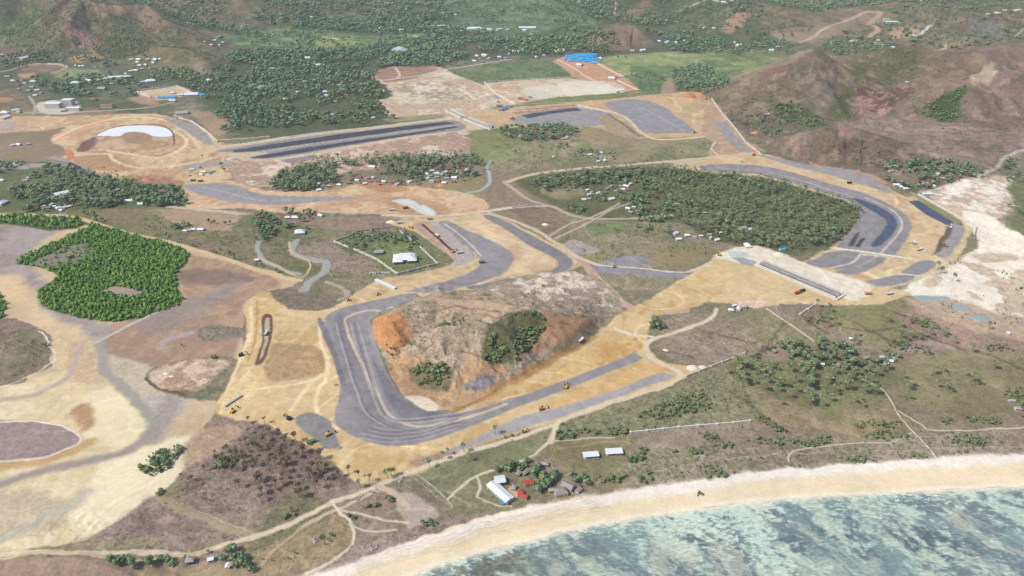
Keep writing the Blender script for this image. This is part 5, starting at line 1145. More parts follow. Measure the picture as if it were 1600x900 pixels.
def crane(px, py):
    x, y, z = L(px, py); o = empty('crane', (x, y, z), .3, 'red crane standing where the perimeter road meets the right hand curve', 'crane'); BLOCK.append((x, y, 6))
    MB().box((0, 0, 1.2), (7, 3, 1.6)).build('carrier', REDV, o); MB().box((-1, 0, 3.2), (3.5, 2.6, 2.4)).build('cab', REDV, o)
    m = MB(); 
    for q in (-.6, .6): m.bar((0, q, 4), (7, q, 19), .3)
    for k in range(6): m.bar((k * 1.1, -.6, 4 + k * 2.4), (k * 1.1 + 1.1, .6, 6.4 + k * 2.4), .2)
    m.build('jib', REDV, o); MB().bar((7, 0, 19), (7, 0, 8), .1).build('cable', RUB, o)
    for q in (-2.5, 0, 2.5): MB().bar((q, -1.6, .6), (q, 1.6, .6), .65, 8).build('wheel', RUB, o)
crane(1178, 243)
# stock heaps
def heap(px, py, wpx, mat, label, hh=.22):
    x, y, z = L(px, py); r = wpx * depth_of(x, y, z) / F / 2; n = 16; V = [(0, 0, r * hh * 2)]; Fc = []
    for j, (q, zz) in enumerate(((.45, .62), (.8, .22), (1.05, -.12))):
        for i in range(n):
            th = 2 * math.pi * i / n; k = q * R.uniform(.8, 1.15); V.append((math.cos(th) * r * k, math.sin(th) * r * k * .7, r * hh * 2 * zz * R.uniform(.8, 1.2)))
    for i in range(n):
        Fc.append((0, 1 + i, 1 + (i + 1) % n))
        for j in range(2): a = 1 + j * n; Fc.append((a + i, a + n + i, a + n + (i + 1) % n, a + (i + 1) % n))
    o = MB().add(V, Fc).build('heap', mat, None, True); o.location = (x, y, z); put(o, label, 'heap')
SNDM = plain('pale_sand_heap', (236, 222, 198), .95, .06, .2); EARM = plain('tan_soil_heap', (200, 152, 104), .95, .1, .2); REDE = plain('red_soil_heap', (198, 138, 104), .95, .12, .2); GRVM = plain('grey_gravel_heap', (150, 146, 144), .95, .1, .2)
for a in [(1083,575,22,SNDM,'white sand heap at the end of the lower straight'),(1098,574,16,SNDM,'second white sand heap, right of the first'),(1040,547,10,SNDM,'small white heap beside the access road bend'),(852,351,12,SNDM,'pale heap left of the double track paths'),
          (611,347,16,SNDM,'pale heap above the villa garden'),(260,584,12,SNDM,'pale round heap on the white rubble ground of the tidal flat'),(268,588,9,SNDM,'smaller pale heap just right of the round one'),(1217,398,22,SNDM,'large pale heap above the long underpass'),
          (1180,208,14,EARM,'tan soil heap at the foot of the cone-shaped hill'),(1075,150,26,REDE,'orange soil heap at the top of the grey apron'),(530,700,10,GRVM,'grey gravel heap at the tip of the small gravel pad'),(525,602,9,GRVM,'grey gravel heap on the left rim of the big loop'),
          (1420,380,10,EARM,'tan soil heap inside the right hand curve'),(1462,355,10,EARM,'tan soil heap near the dark strip'),(690,290,18,REDE,'red soil heap below the central village'),(230,282,22,REDE,'red soil heap left of the round wood'),(992,530,8,GRVM,'grey heap on the tan junction below the bush mound'),
          (575,278,14,REDE,'red soil heap at the lower edge of the central village'),(1340,268,14,REDE,'orange soil bank heap on the outside of the right hand curve'),(905,392,26,GRVM,'wide grey gravel heap south of the plantation road')]: heap(*a)
# thin smoke
def smoke():
    x, y, z = L(1548, 62); V = []; Fc = []; n, m = 14, 10
    for j in range(m + 1):
        for i in range(n):
            th = 2 * math.pi * i / n; ph = math.pi * j / m; q = 1 + .25 * math.sin(3 * th + j)
            V.append((math.sin(ph) * math.cos(th) * 60 * q - 25 * (1 - math.cos(ph)) , math.sin(ph) * math.sin(th) * 40 * q, 36 * (1 - math.cos(ph)) - 6))
    for j in range(m):
        for i in range(n): Fc.append((j * n + i, j * n + (i + 1) % n, (j + 1) * n + (i + 1) % n, (j + 1) * n + i))
    ma = bpy.data.materials.new('smoke'); ma.use_nodes = True; t = ma.node_tree; t.nodes.clear(); out = nd(t, 'ShaderNodeOutputMaterial'); pv = nd(t, 'ShaderNodeVolumePrincipled')
    pv.inputs['Color'].default_value = (.78, .86, 1, 1); pv.inputs['Density'].default_value = .0012; t.links.new(pv.outputs[0], out.inputs['Volume'])
    o = MB().add(V, Fc).build('smoke', ma); o.location = (x, y, z); put(o, kind='stuff')
smoke()
# ------------------------------------------------------------ vegetation
ra = np.random.default_rng(5)
def leaf_mat(name, dark, light, tip, sat=1):
    m, t, b = new_mat(name, .8); pos = nd(t, 'ShaderNodeNewGeometry')
    n = noise_(t, .03, 3, pos.outputs['Position']); isl = pos.outputs['Random Per Island']
    n2 = noise_(t, .13, 3, pos.outputs['Position'])
    f = math_(t, 'ADD', math_(t, 'MULTIPLY', isl, .5), ramp_(t, n, .35, .65, -.1, .3)); f = math_(t, 'ADD', f, ramp_(t, n2, .35, .65, -.2, .35), True)
    c = mixcol(t, f, tuple(alb(dark)), tuple(alb(light)))
    c = mixcol(t, ramp_(t, isl, .86, .97, 0, .8), c, tuple(alb(tip)))
    t.links.new(c, b.inputs['Base Color']); return m
LEAF = leaf_mat('tree_leaves', (76, 106, 70), (136, 160, 110), (160, 172, 134))
LEAFD = leaf_mat('palm_leaves', (90, 108, 68), (142, 154, 106), (160, 156, 116))
LEAFM = leaf_mat('mangrove_leaves', (98, 144, 48), (146, 188, 80), (160, 194, 98))
LEAFS = leaf_mat('shrub_leaves', (88, 110, 66), (132, 150, 92), (150, 150, 116))
LEAFX = leaf_mat('dry_palm_leaves', (74, 66, 46), (106, 96, 66), (140, 122, 92))
BARK = plain('bark', (140, 128, 112), .95, .15)
t_ = (1 + 5 ** .5) / 2
ICO = np.array([(-1,t_,0),(1,t_,0),(-1,-t_,0),(1,-t_,0),(0,-1,t_),(0,1,t_),(0,-1,-t_),(0,1,-t_),(t_,0,-1),(t_,0,1),(-t_,0,-1),(-t_,0,1)], float); ICO /= np.linalg.norm(ICO[0])
ICF = np.array([(0,11,5),(0,5,1),(0,1,7),(0,7,10),(0,10,11),(1,5,9),(5,11,4),(11,10,2),(10,7,6),(7,1,8),(3,9,4),(3,4,2),(3,2,6),(3,6,8),(3,8,9),(4,9,5),(2,4,11),(6,2,10),(8,6,7),(9,8,1)])
class T:
    def __init__(s): s.V = np.zeros((0, 3)); s.Fc = np.zeros((0, 3), int); s.M = np.zeros(0, int)
    def add(s, V, Fc, m):
        s.Fc = np.concatenate([s.Fc, np.asarray(Fc, int) + len(s.V)]); s.V = np.concatenate([s.V, np.asarray(V, float)]); s.M = np.concatenate([s.M, np.full(len(Fc), m)]); return s
    def tube(s, pts, rad, n, m):
        pts = np.asarray(pts, float); V = []; Fc = []
        for k, p in enumerate(pts):
            for i in range(n): a = 2 * math.pi * i / n; V.append(p + np.array((math.cos(a), math.sin(a), 0)) * rad[k])
        for k in range(len(pts) - 1):
            for i in range(n):
                a, b, c, d = k * n + i, k * n + (i + 1) % n, (k + 1) * n + (i + 1) % n, (k + 1) * n + i; Fc += [(a, b, c), (a, c, d)]
        return s.add(V, Fc, m)
    def lobe(s, c, r, m, j=.22):
        V = ICO * (1 + ra.uniform(-j, j, (12, 1))) * np.asarray(r) + c; return s.add(V, ICF, m)
    def leaf(s, c, sz, nrm, m):
        n = nrm / (np.linalg.norm(nrm) + 1e-9); n = n + ra.normal(0, .45, 3); n /= np.linalg.norm(n); u = np.cross(n, (.3, .2, 1)); u /= np.linalg.norm(u); v = np.cross(n, u)
        a, b = sz * ra.uniform(.6, 1.2), sz * ra.uniform(.5, 1)
        V = [c - u * a, c + v * b * .8, c + u * a * ra.uniform(.7, 1.1), c - v * b]; return s.add(V, [(0, 3, 2), (0, 2, 1)], m)
    def sub(s, m):
        f = s.Fc[s.M == m]; u, inv = np.unique(f, return_inverse=True); return s.V[u], inv.reshape(-1, 3)
def broad(nl, nleaf, trunk=True, flat=.75):       # unit height
    s = T(); C = []
    for i in range(nl):
        a = 2 * math.pi * (i + ra.random()) / nl; r = .0 if i == 0 else ra.uniform(.16, .3)
        C.append((np.array((math.cos(a) * r, math.sin(a) * r, ra.uniform(.5, .74) if i else .74)), ra.uniform(.17, .27) * (1.35 if nl < 3 else 1)))
    for c, r in C: s.lobe(c, (r, r, r * flat), 1)
    for k in range(nleaf):
        c, r = C[ra.integers(len(C))]; d = ra.normal(0, 1, 3); d[2] = abs(d[2]) * .8 - .15; d /= np.linalg.norm(d)
        s.leaf(c + d * (r, r, r * flat) * ra.uniform(.95, 1.3), ra.uniform(.05, .1), d, 1)
    if trunk:
        s.tube([(0, 0, -.05), (.01, 0, .25), (0, .02, .5)], [.04, .03, .02], 5, 0)
        for c, r in C[1:4]: s.tube([(0, 0, .28), c * .6 + np.array((0, 0, .18)), c], [.022, .016, .008], 3, 0)
    elif nleaf: s.tube([(0, 0, -.05), (0, 0, .5)], [.035, .02], 3, 0)
    return s
def palm(nf, seg, trn, tseg):
    s = T(); lean = ra.uniform(-.09, .09, 2); P = []
    for k in range(tseg + 1): q = k / tseg; P.append((lean[0] * q * q * 1.3, lean[1] * q * q * 1.3, q * .86 - .03 * (k == 0)))
    s.tube(P, [.026 - .012 * k / tseg for k in range(tseg + 1)], trn, 0); top = np.array(P[-1])
    for i in range(nf):
        a = 2 * math.pi * (i + ra.uniform(-.3, .3)) / nf; up = ra.uniform(-.25, 1.0); Ln = ra.uniform(.26, .34); d = np.array((math.cos(a), math.sin(a), 0)); side = np.array((-math.sin(a), math.cos(a), 0))
        pts = []; p = top.copy(); el = up
        for k in range(seg + 1):
            pts.append(p.copy()); p = p + (d * math.cos(el) + np.array((0, 0, math.sin(el)))) * Ln / seg; el -= (1.5 + up * .3) / seg
        w = [.02] + [.055] * (seg - 1) + [.008]
        if seg == 2: w = [.02, .06, .01]
        V = []
        for k in range(seg + 1): V += [pts[k] + side * w[k] - (0, 0, w[k] * .5), pts[k], pts[k] - side * w[k] - (0, 0, w[k] * .5)]
        Fc = []
        for k in range(seg):
            for j in (0, 1): o = 3 * k + j; Fc += [(o, o + 1, o + 4), (o, o + 4, o + 3)]
        s.add(V, Fc, 1)
    return s
TPL = {
 'tree': {'hi': [broad(7, 110) for _ in range(6)], 'mid': [broad(4, 30, False) for _ in range(6)], 'far': [broad(2, 9, False) for _ in range(6)]},
 'palm_tree': {'hi': [palm(16, 3, 5, 3) for _ in range(6)], 'mid': [palm(11, 2, 3, 2) for _ in range(6)], 'far': [palm(8, 2, 3, 1) for _ in range(6)]},
 'shrub': {'hi': [broad(4, 50, False, .8) for _ in range(5)], 'mid': [broad(2, 12, False, .8) for _ in range(5)], 'far': [broad(1, 5, False) for _ in range(4)]},
 'mangrove': {'mid': [broad(4, 20, False, .9) for _ in range(6)], 'hi': [broad(5, 60, False, .9) for _ in range(4)], 'far': [broad(2, 14, False) for _ in range(4)]},
}
for nm in ('shrub', 'mangrove'):        # low growth: crowns come down to the ground
    for l in TPL[nm].values():
        for s_ in l: s_.V[:, 2] = np.where(s_.M.max() and True, (s_.V[:, 2] - .32) * 1.45, s_.V[:, 2])
BAD = [CLS.index(k) for k in ('beach', 'bare_earth', 'race_track', 'road', 'path', 'river', 'pond')]
rdesc = -rows
def cls_at(X, Y):
    px, py, _ = project(X, Y, 0 * X); ix = np.clip(np.searchsorted(cols, px), 0, NC - 1); iy = np.clip(np.searchsorted(rdesc, -py), 0, NR - 1)
    return cls[iy * NC + ix]
BL = np.array(BLOCK)
def clear_of_buildings(X, Y):
    ok = np.ones(X.shape, bool)
    for x, y, r in BL:
        ok &= ~((np.abs(X - x) < r + .5) & (Y > y - r - 4) & (Y < y + r))
    return ok
PL = []     # (kind, X, Y, size, material, zone label)
def scatter(pts, kind, sp, size, label, mat=None, thr=None, ns=60, bad=True, avoid=(), seed=0, smooth=True):
    P = hitp(pts)
    if smooth and len(P) > 3: P = catmull(P, True, 2)
    x0, y0 = P.min(0); x1, y1 = P.max(0)
    gx, gy = np.meshgrid(np.arange(x0, x1, sp), np.arange(y0, y1, sp)); X = gx.ravel() + ra.uniform(-.5, .5, gx.size) * sp * 2.3; Y = gy.ravel() + ra.uniform(-.5, .5, gx.size) * sp * 2.3
    wx = (fbm(X / 18, Y / 18, 3, 2) - .5) * sp * 2.4
    m = inside(X + wx, Y - wx, P)
    for a in avoid: m &= ~inside(X, Y, hitp(a))
    X, Y = X[m], Y[m]
    if thr is not None and len(X): m = fbm(X / ns, Y / ns, 4 + seed, 3) > thr; X, Y = X[m], Y[m]
    if bad and len(X): m = ~np.isin(cls_at(X, Y), BAD); X, Y = X[m], Y[m]
    if len(X): m = clear_of_buildings(X, Y); X, Y = X[m], Y[m]
    n = len(X)
    if n: PL.append((kind, X, Y, ra.uniform(size[0], size[1], n) * (ra.choice([.6, .8, 1, 1, 1.25], n) if kind != 'palm_tree' else ra.choice([.85, 1, 1.1], n)), mat, label))
def spots(pts, kind, size, label, mat=None):
    P = hitp(pts); PL.append((kind, P[:, 0], P[:, 1], ra.uniform(size[0], size[1], len(P)), mat, label))
G1 = [(400,46),(500,45),(560,56),(660,52),(668,66),(560,75),(420,72),(330,60)]; G2 = [(690,-10),(860,-15),(900,10),(945,45),(760,50),(700,26)]
MAN = [(62,452),(92,430),(50,416),(25,410),(60,390),(100,372),(130,358),(155,352),(200,366),(262,380),(297,398),(275,430),(286,468),(262,482),(215,497),(165,502),(108,492),(66,475)]
scatter(MAN, 'mangrove', 3.7, (3.6, 5.4), 'm', bad=False, avoid=[[(158,455),(180,446),(230,458),(200,463)], [(45,412),(90,390),(130,380),(150,392),(110,412),(70,420)]])
scatter([(45,412),(90,390),(130,380),(150,392),(110,412),(70,420)], 'mangrove', 7, (3, 5), 'm', bad=False, thr=.5, ns=20)
scatter([(-80,440),(0,455),(8,488),(0,500),(-80,512)], 'mangrove', 5.2, (5, 7), 'm', bad=False)
scatter([(0,336),(60,335),(120,340),(129,352),(80,358),(0,348),(-150,346),(-150,336)], 'mangrove', 6, (5, 8), 'm', bad=False)
W1 = 'leafy tree in the dense woodland north of the main straight'
scatter([(335,100),(400,85),(600,78),(620,100),(592,130),(600,150),(632,162),(605,192),(500,196),(352,206),(332,190),(340,160),(308,150)], 'tree', 10, (8, 13), W1, thr=.42, ns=50)
scatter([(60,122),(220,118),(320,108),(335,150),(250,138),(210,152),(160,152),(80,148),(60,135)], 'tree', 12, (9, 13), 'leafy tree in the far left village', thr=.45)
scatter([(0,90),(100,92),(170,95),(170,104),(60,100),(0,112)], 'tree', 12, (9, 13), 'leafy tree at the foot of the far left mountain', thr=.4)
scatter([(-120,258),(60,258),(140,264),(205,274),(215,288),(222,305),(230,320),(120,327),(60,330),(-120,330)], 'tree', 9, (8, 12), 'leafy tree in the palm village on the left', thr=.42)
scatter([(0,270),(140,275),(215,285),(225,318),(120,328),(60,328),(0,325)], 'palm_tree', 8.5, (11, 15), 'coconut palm in the village on the left', thr=.4)
scatter([(215,300),(255,292),(290,298),(291,312),(280,324),(225,322)], 'tree', 7.5, (8, 12), 'leafy tree around the red roofed house on the left')
scatter([(285,262),(320,250),(350,256),(354,276),(320,282),(288,280)], 'tree', 8, (8, 11), 'leafy tree of the small round wood above the small loop')
scatter([(340,110),(500,85),(600,90),(600,190),(500,196),(352,206)], 'palm_tree', 22, (9, 13), 'palm in the north woodland', thr=.4)
spots([(318,252),(335,251),(164,271),(184,276),(194,267),(1157,262)], 'palm_tree', (13, 16), 'lone tall palm standing on the bare earthworks at left')
scatter([(425,285),(440,270),(500,262),(560,256),(590,262),(590,270),(500,288),(500,300),(430,306)], 'tree', 7.5, (8, 11), 'leafy tree in the central village', thr=.36)
scatter([(425,280),(500,250),(560,250),(640,245),(745,245),(752,268),(720,278),(640,278),(560,274),(500,296),(430,302)], 'palm_tree', 9, (11, 16), 'coconut palm in the central village', thr=.36)
scatter([(570,256),(640,246),(745,246),(755,268),(725,285),(660,262),(600,276),(575,274)], 'tree', 9, (8, 11), 'leafy tree in the central village', thr=.44)
scatter([(648,262),(662,262),(660,285),(620,292),(610,284),(640,278)], 'tree', 8, (7, 9), 'leafy tree at the lower rim of the central village')
PLT = [(1000,264),(1100,269),(1240,290),(1320,315),(1345,335),(1328,368),(1300,380),(1250,392),(1180,385),(1130,375),(1070,352),(1040,330),(1010,300)]
scatter(PLT, 'palm_tree', 6.2, (8, 13), 'coconut palm in the large central plantation', thr=.37, ns=18)
scatter(PLT, 'tree', 14, (7, 10), 'leafy tree among the palms of the large plantation', thr=.5)
scatter([(822,284),(900,270),(1000,263),(1015,290),(1000,300),(985,280),(920,285),(900,300),(850,296)], 'palm_tree', 7.5, (9, 13), 'coconut palm on the left side of the large plantation')
scatter([(822,286),(900,272),(1010,265),(1030,320),(1000,290),(930,286),(850,298)], 'tree', 10, (7, 11), 'leafy tree on the left side of the large plantation', thr=.48)
scatter([(870,322),(910,318),(940,320),(940,333),(900,336)], 'tree', 8, (6, 9), 'leafy tree beside the plantation hamlet', thr=.4)
scatter([(985,310),(1040,300),(1062,345),(1020,350),(985,340),(990,322)], 'tree', 8.5, (6, 10), 'leafy tree beside the plantation hamlet', thr=.4)
scatter([(900,290),(990,280),(1000,300),(1000,312),(940,318),(900,312)], 'tree', 13, (6, 9), 'leafy tree beside the plantation hamlet', thr=.4)
scatter([(950,352),(1060,352),(1130,378),(1190,392),(1100,385),(1040,370)], 'tree', 11, (6, 9), 'leafy tree south of the plantation', thr=.5, ns=30)
scatter([(782,200),(800,192),(862,190),(897,202),(902,214),(845,220),(790,219)], 'tree', 8.5, (8, 10), 'leafy tree of the clipped oblong wood in the middle distance')
scatter([(782,200),(800,192),(862,190),(897,202),(902,214),(845,220),(790,219)], 'palm_tree', 11, (11, 13), 'palm rising from the clipped oblong wood', thr=.4)
scatter([(830,238),(855,228),(955,228),(955,250),(900,250),(840,244)], 'tree', 11, (6, 9), 'tree in the middle copse right of the oblong wood', thr=.46, ns=30)
scatter([(1130,175),(1160,180),(1215,190),(1215,212),(1160,196)], 'tree', 12, (6, 9), 'tree on the foot of the cone-shaped hill', thr=.45)
scatter([(1100,150),(1250,165),(1290,195),(1240,200),(1150,195),(1110,170)], 'shrub', 13, (4, 7), 'bush on the foot of the cone-shaped hill', thr=.5)
scatter([(1375,258),(1440,250),(1520,258),(1532,278),(1480,288),(1430,298),(1392,288)], 'tree', 9, (7, 10), 'tree in the wood at the foot of the right hill', thr=.4)
scatter([(1262,248),(1330,240),(1400,250),(1380,280),(1330,262)], 'shrub', 10, (4, 6), 'bush on the outer bank of the right hand curve', thr=.45)
scatter([(1550,250),(1620,240),(1640,330),(1600,350),(1570,300)], 'tree', 14, (6, 9), 'tree at the right edge beside the limestone ground', thr=.5)
scatter([(1060,108),(1105,105),(1140,130),(1110,145),(1060,142),(1050,126)], 'tree', 10, (8, 12), 'tree of the dark wood right of the green paddy')
scatter([(1190,60),(1240,70),(1240,84),(1100,84),(1040,78),(1060,50),(1140,60)], 'tree', 13, (9, 12), 'tree of the wooded valley right of the mast', thr=.4)
scatter([(1290,66),(1400,64),(1400,76),(1300,84)], 'tree', 13, (8, 12), 'tree behind the olive ridge', thr=.42)
scatter([(530,388),(560,362),(600,362),(635,366),(650,382),(640,392),(622,386),(600,384),(580,398)], 'tree', 8, (5, 8), 'tree in the walled villa garden', thr=.38, ns=25)
scatter([(612,402),(655,402),(655,415),(625,418)], 'tree', 9, (5, 7), 'tree in the walled villa garden', thr=.42, ns=15)
scatter([(400,336),(430,330),(460,332),(495,328),(498,340),(480,356),(440,366),(400,385),(400,355)], 'tree', 8.5, (6, 10), 'tree by the creek north of the tidal flat', thr=.4, ns=30)
spots([(484,335),(447,333),(457,334)], 'tree', (11, 13), 'tall dark tree by the creek road houses')
scatter([(270,352),(290,345),(298,362),(278,362)], 'tree', 8, (7, 9), 'tree beside the houses on the left meadow')
spots([(334,350),(327,348),(352,352),(360,351)], 'tree', (7, 9), 'lone tree on the tan ground above the meadow')
scatter([(240,365),(300,380),(380,400),(420,420),(440,430),(420,428),(330,395),(250,378)], 'tree', 9, (4, 7), 'tree in the hedge along the lagoon bank', thr=.42, ns=20)
scatter([(120,330),(150,335),(165,355),(140,352)], 'tree', 9, (5, 7), 'tree in the hedge behind the mangroves', thr=.4)
scatter([(215,340),(260,345),(270,360),(230,362)], 'shrub', 9, (3, 6), 'bush on the left meadow', thr=.45, ns=20)
scatter([(982,490),(1000,486),(1012,495),(1032,500),(1030,512),(1000,514),(985,505)], 'tree', 5, (6, 9), 'leafy tree crowning the small bush mound at the junction')
scatter([(640,578),(660,565),(698,570),(706,590),(690,602),(655,600)], 'shrub', 3, (3, 5), 'bush on the lower left of the central mound', thr=.3, ns=20)
spots([(683,578),(690,575),(693,582),(685,585),(678,582)], 'tree', (7, 9), 'dark tree in the bush clump on the central mound')
scatter([(752,560),(762,535),(780,500),(842,490),(850,520),(812,560),(772,572)], 'shrub', 3.4, (3, 6), 'bush in the green hollow of the central mound', thr=.36, ns=24)
scatter([(625,535),(655,525),(665,532),(640,545)], 'shrub', 5, (3, 5), 'bush on the left crest of the central mound', thr=.35, ns=12)
scatter([(680,512),(720,498),(730,503),(700,515)], 'shrub', 5, (3, 5), 'bush along the crest of the central mound', thr=.35, ns=12)
scatter([(605,550),(625,545),(630,557),(612,560)], 'shrub', 4, (3, 4), 'bush beside the orange cut of the central mound')
PF = [(1135,572),(1180,550),(1230,545),(1300,570),(1350,580),(1390,575),(1392,600),(1335,632),(1280,640),(1235,628),(1150,605)]
scatter(PF, 'palm_tree', 11, (12, 16), 'tall palm in the right hand palm field', thr=.36, ns=50)
scatter([(1215,552),(1240,538),(1290,536),(1360,545),(1405,556),(1408,568),(1350,582),(1290,577),(1230,568)], 'tree', 7.5, (6, 9), 'tree in the leafy hamlet of the right hand palm field', thr=.34, ns=30)
scatter([(1240,540),(1300,545),(1330,575),(1260,575)], 'palm_tree', 11, (12, 15), 'tall palm in the leafy hamlet of the right hand field')
spots([(1290,500),(1294,488),(1288,512),(1303,508),(1276,480),(1205,540),(1274,535),(1335,525),(1384,505),(1403,512),(1420,507),(1452,525),(1432,532),(1440,528),(1470,527),(1475,524),(1406,530),(1412,535),(1421,530),(1490,538),(1545,515),(1447,555),(1408,592),(1422,606),(1418,612),(1460,606),(1478,610),(1485,614),(1415,625),(1505,588),(1515,598),(1522,602),(1553,578),(1457,587),(1470,582),(1336,535),(1519,552),(1230,622),(1216,635),(1333,540),(1465,422),(1469,428),(1487,440)], 'palm_tree', (12, 15), 'scattered palm in the open fields on the right')
spots([(1165,560),(1170,568),(1162,580),(1175,575),(1150,572),(1182,585),(1192,600),(1195,612)], 'palm_tree', (13, 16), 'tall palm at the white wall end of the palm field')
DP = [(385,668),(425,670),(480,702),(545,748),(505,772),(420,790),(372,770),(350,730)]
scatter(DP, 'palm_tree', 10, (9, 13), 'wilted palm in the dry brown palm field', LEAFX, thr=.3, ns=60)
scatter([(310,740),(350,715),(385,690),(372,735),(340,742)], 'palm_tree', 7.5, (7, 9), 'wilted palm on the left edge of the dry palm field', LEAFX)
scatter([(325,728),(345,714),(372,716),(372,728),(345,736)], 'shrub', 4.5, (4, 6), 'bush in the clump left of the dry palm field')
spots([(414,662),(390,660),(284,750),(302,753),(309,758),(455,724),(499,742),(513,735),(545,740),(560,745)], 'palm_tree', (8, 10), 'wilted palm at the rim of the dry palm field', LEAFX)
spots([(577,752),(563,762),(617,742),(612,744),(671,730),(690,718),(699,710),(725,707),(731,722),(774,679),(606,748)], 'palm_tree', (9, 12), 'palm beside the coast dirt road below the big loop')
scatter([(214,732),(232,718),(260,702),(290,700),(285,712),(265,728),(240,745),(222,742)], 'shrub', 2.8, (3, 5), 'bush of the oval thicket on the sand flat', bad=False)
spots([(251,718),(247,723),(258,722)], 'tree', (5, 7), 'bright green tree in the oval thicket on the sand flat')
spots([(251,769),(248,773),(284,541),(70,541),(52,573),(336,559),(331,560)], 'shrub', (4, 6), 'lone dark bush on the tidal flat rim')
scatter([(318,858),(340,848),(360,856),(385,880),(400,898),(350,892),(325,872)], 'tree', 6.2, (5, 8), 'tree in the bottom left clump by the dirt road', thr=.32, ns=20)
scatter([(215,872),(270,870),(275,885),(230,892),(176,886),(176,874)], 'tree', 5.5, (5, 8), 'tree of the dark hedge at the bottom left')
scatter([(272,866),(295,866),(300,878),(278,878)], 'tree', 6, (5, 7), 'tree beside the grey hut at the bottom left')
scatter([(38,872),(85,866),(60,876)], 'shrub', 4, (3, 4), 'bush on the bottom left mound')
scatter([(775,738),(800,722),(835,728),(860,742),(915,745),(932,762),(905,766),(880,758),(850,772),(800,765),(782,755)], 'tree', 4.8, (5, 8), 'tree in the green clump behind the beach house', thr=.3, ns=25)
scatter([(940,735),(975,722),(1000,715),(1020,740),(1010,755),(960,757),(920,752)], 'shrub', 3.2, (3, 5.5), 'bush in the thicket right of the beach huts', thr=.38, ns=18)
scatter([(960,712),(1000,700),(1010,712),(990,725),(950,728)], 'shrub', 4.4, (3, 6), 'bush right of the white sheds', thr=.4, ns=18)
scatter([(1000,700),(1050,700),(1110,708),(1095,712),(1020,712)], 'shrub', 4.6, (3, 5), 'bush of the coast scrub below the pale wall', thr=.4, ns=18)
for a, l in (([(1090,680),(1108,678),(1150,695),(1148,703),(1120,700)], 'bush of the olive oval thicket in the coast scrub'), ([(1165,690),(1210,682),(1250,690),(1230,697),(1185,696)], 'bush of the coast thicket above the beach path'),
             ([(1245,692),(1290,680),(1300,695),(1255,698)], 'bush of the coast thicket mid right'), ([(1350,680),(1400,675),(1420,682),(1400,688),(1360,688)], 'bush of the coast thicket near the path fork'), ([(1470,680),(1510,678),(1545,695),(1530,703),(1490,695)], 'bush of the bright green thicket far along the coast'),
             ([(1100,740),(1140,738),(1160,748),(1110,750)], 'bush on the inner edge of the beach'), ([(1085,725),(1125,728),(1120,736),(1090,732)], 'bush of the coast scrub behind the beach'), ([(1225,726),(1250,726),(1255,736),(1230,738)], 'bush of the single dark clump on the beach rim'), ([(1316,714),(1345,712),(1375,722),(1340,726),(1320,720)], 'bush of the low thicket behind the beach'),
             ([(1415,710),(1440,711),(1450,718),(1420,720)], 'bush of the yellow green clump behind the beach'), ([(1490,706),(1510,706),(1515,713),(1495,713)], 'bush of the small clump near the beach path end'), ([(1330,662),(1400,655),(1400,668),(1340,670)], 'bush of the hedge north of the coast path'), ([(1510,653),(1560,652),(1558,662),(1515,660)], 'bush of the long low hedge on the right'),
             ([(1470,655),(1490,654),(1488,666),(1470,664)], 'bush of the round grey green clump on the right'), ([(1565,612),(1590,606),(1620,625),(1595,640),(1570,625)], 'bush of the leafy clump at the right edge'), ([(1190,648),(1215,665),(1235,680),(1210,672),(1180,655)], 'bush of the diagonal hedge in the coast field'),
             ([(865,678),(930,674),(980,670),(980,680),(900,684),(866,690)], 'bush of the hedge along the coast field'), ([(655,818),(680,815),(682,825),(660,828)], 'bush of the lone clump on the beach head'), ([(495,838),(522,832),(526,845),(505,852)], 'bush of the green patch near the bottom'), ([(565,790),(590,788),(588,798),(565,798)], 'bush of the green patch between the tracks'),
             ([(540,806),(565,800),(570,808),(545,812)], 'bush of the green strip between the tracks'), ([(448,868),(465,864),(462,874),(448,874)], 'bush of the small patch at the bottom'), ([(590,775),(620,776),(622,785),(598,784)], 'bush of the green patch beside the track fork'), ([(440,805),(470,790),(468,800),(445,812)], 'bush of the roadside scrub at lower left'),
             ([(770,690),(850,660),(862,664),(800,688)], 'bush of the dark green strip under the lower straight'), ([(1000,640),(1060,620),(1100,615),(1110,640),(1040,655),(1000,655)], 'bush of the rough ground under the lower straight'), ([(1255,498),(1285,492),(1290,506),(1262,504)], 'bush of the bright patch below the underpass'), ([(1420,500),(1450,498),(1475,515),(1440,512)], 'bush of the hedge between the right fields'),
             ([(1380,530),(1420,536),(1450,545),(1445,552),(1400,548)], 'bush of the hedge by the pink field'), ([(1540,540),(1580,538),(1590,548),(1545,550)], 'bush of the scrub right of the pink field')):
    scatter(a, 'shrub', 3.0, (2.4, 4.4), l, thr=.3, ns=16)
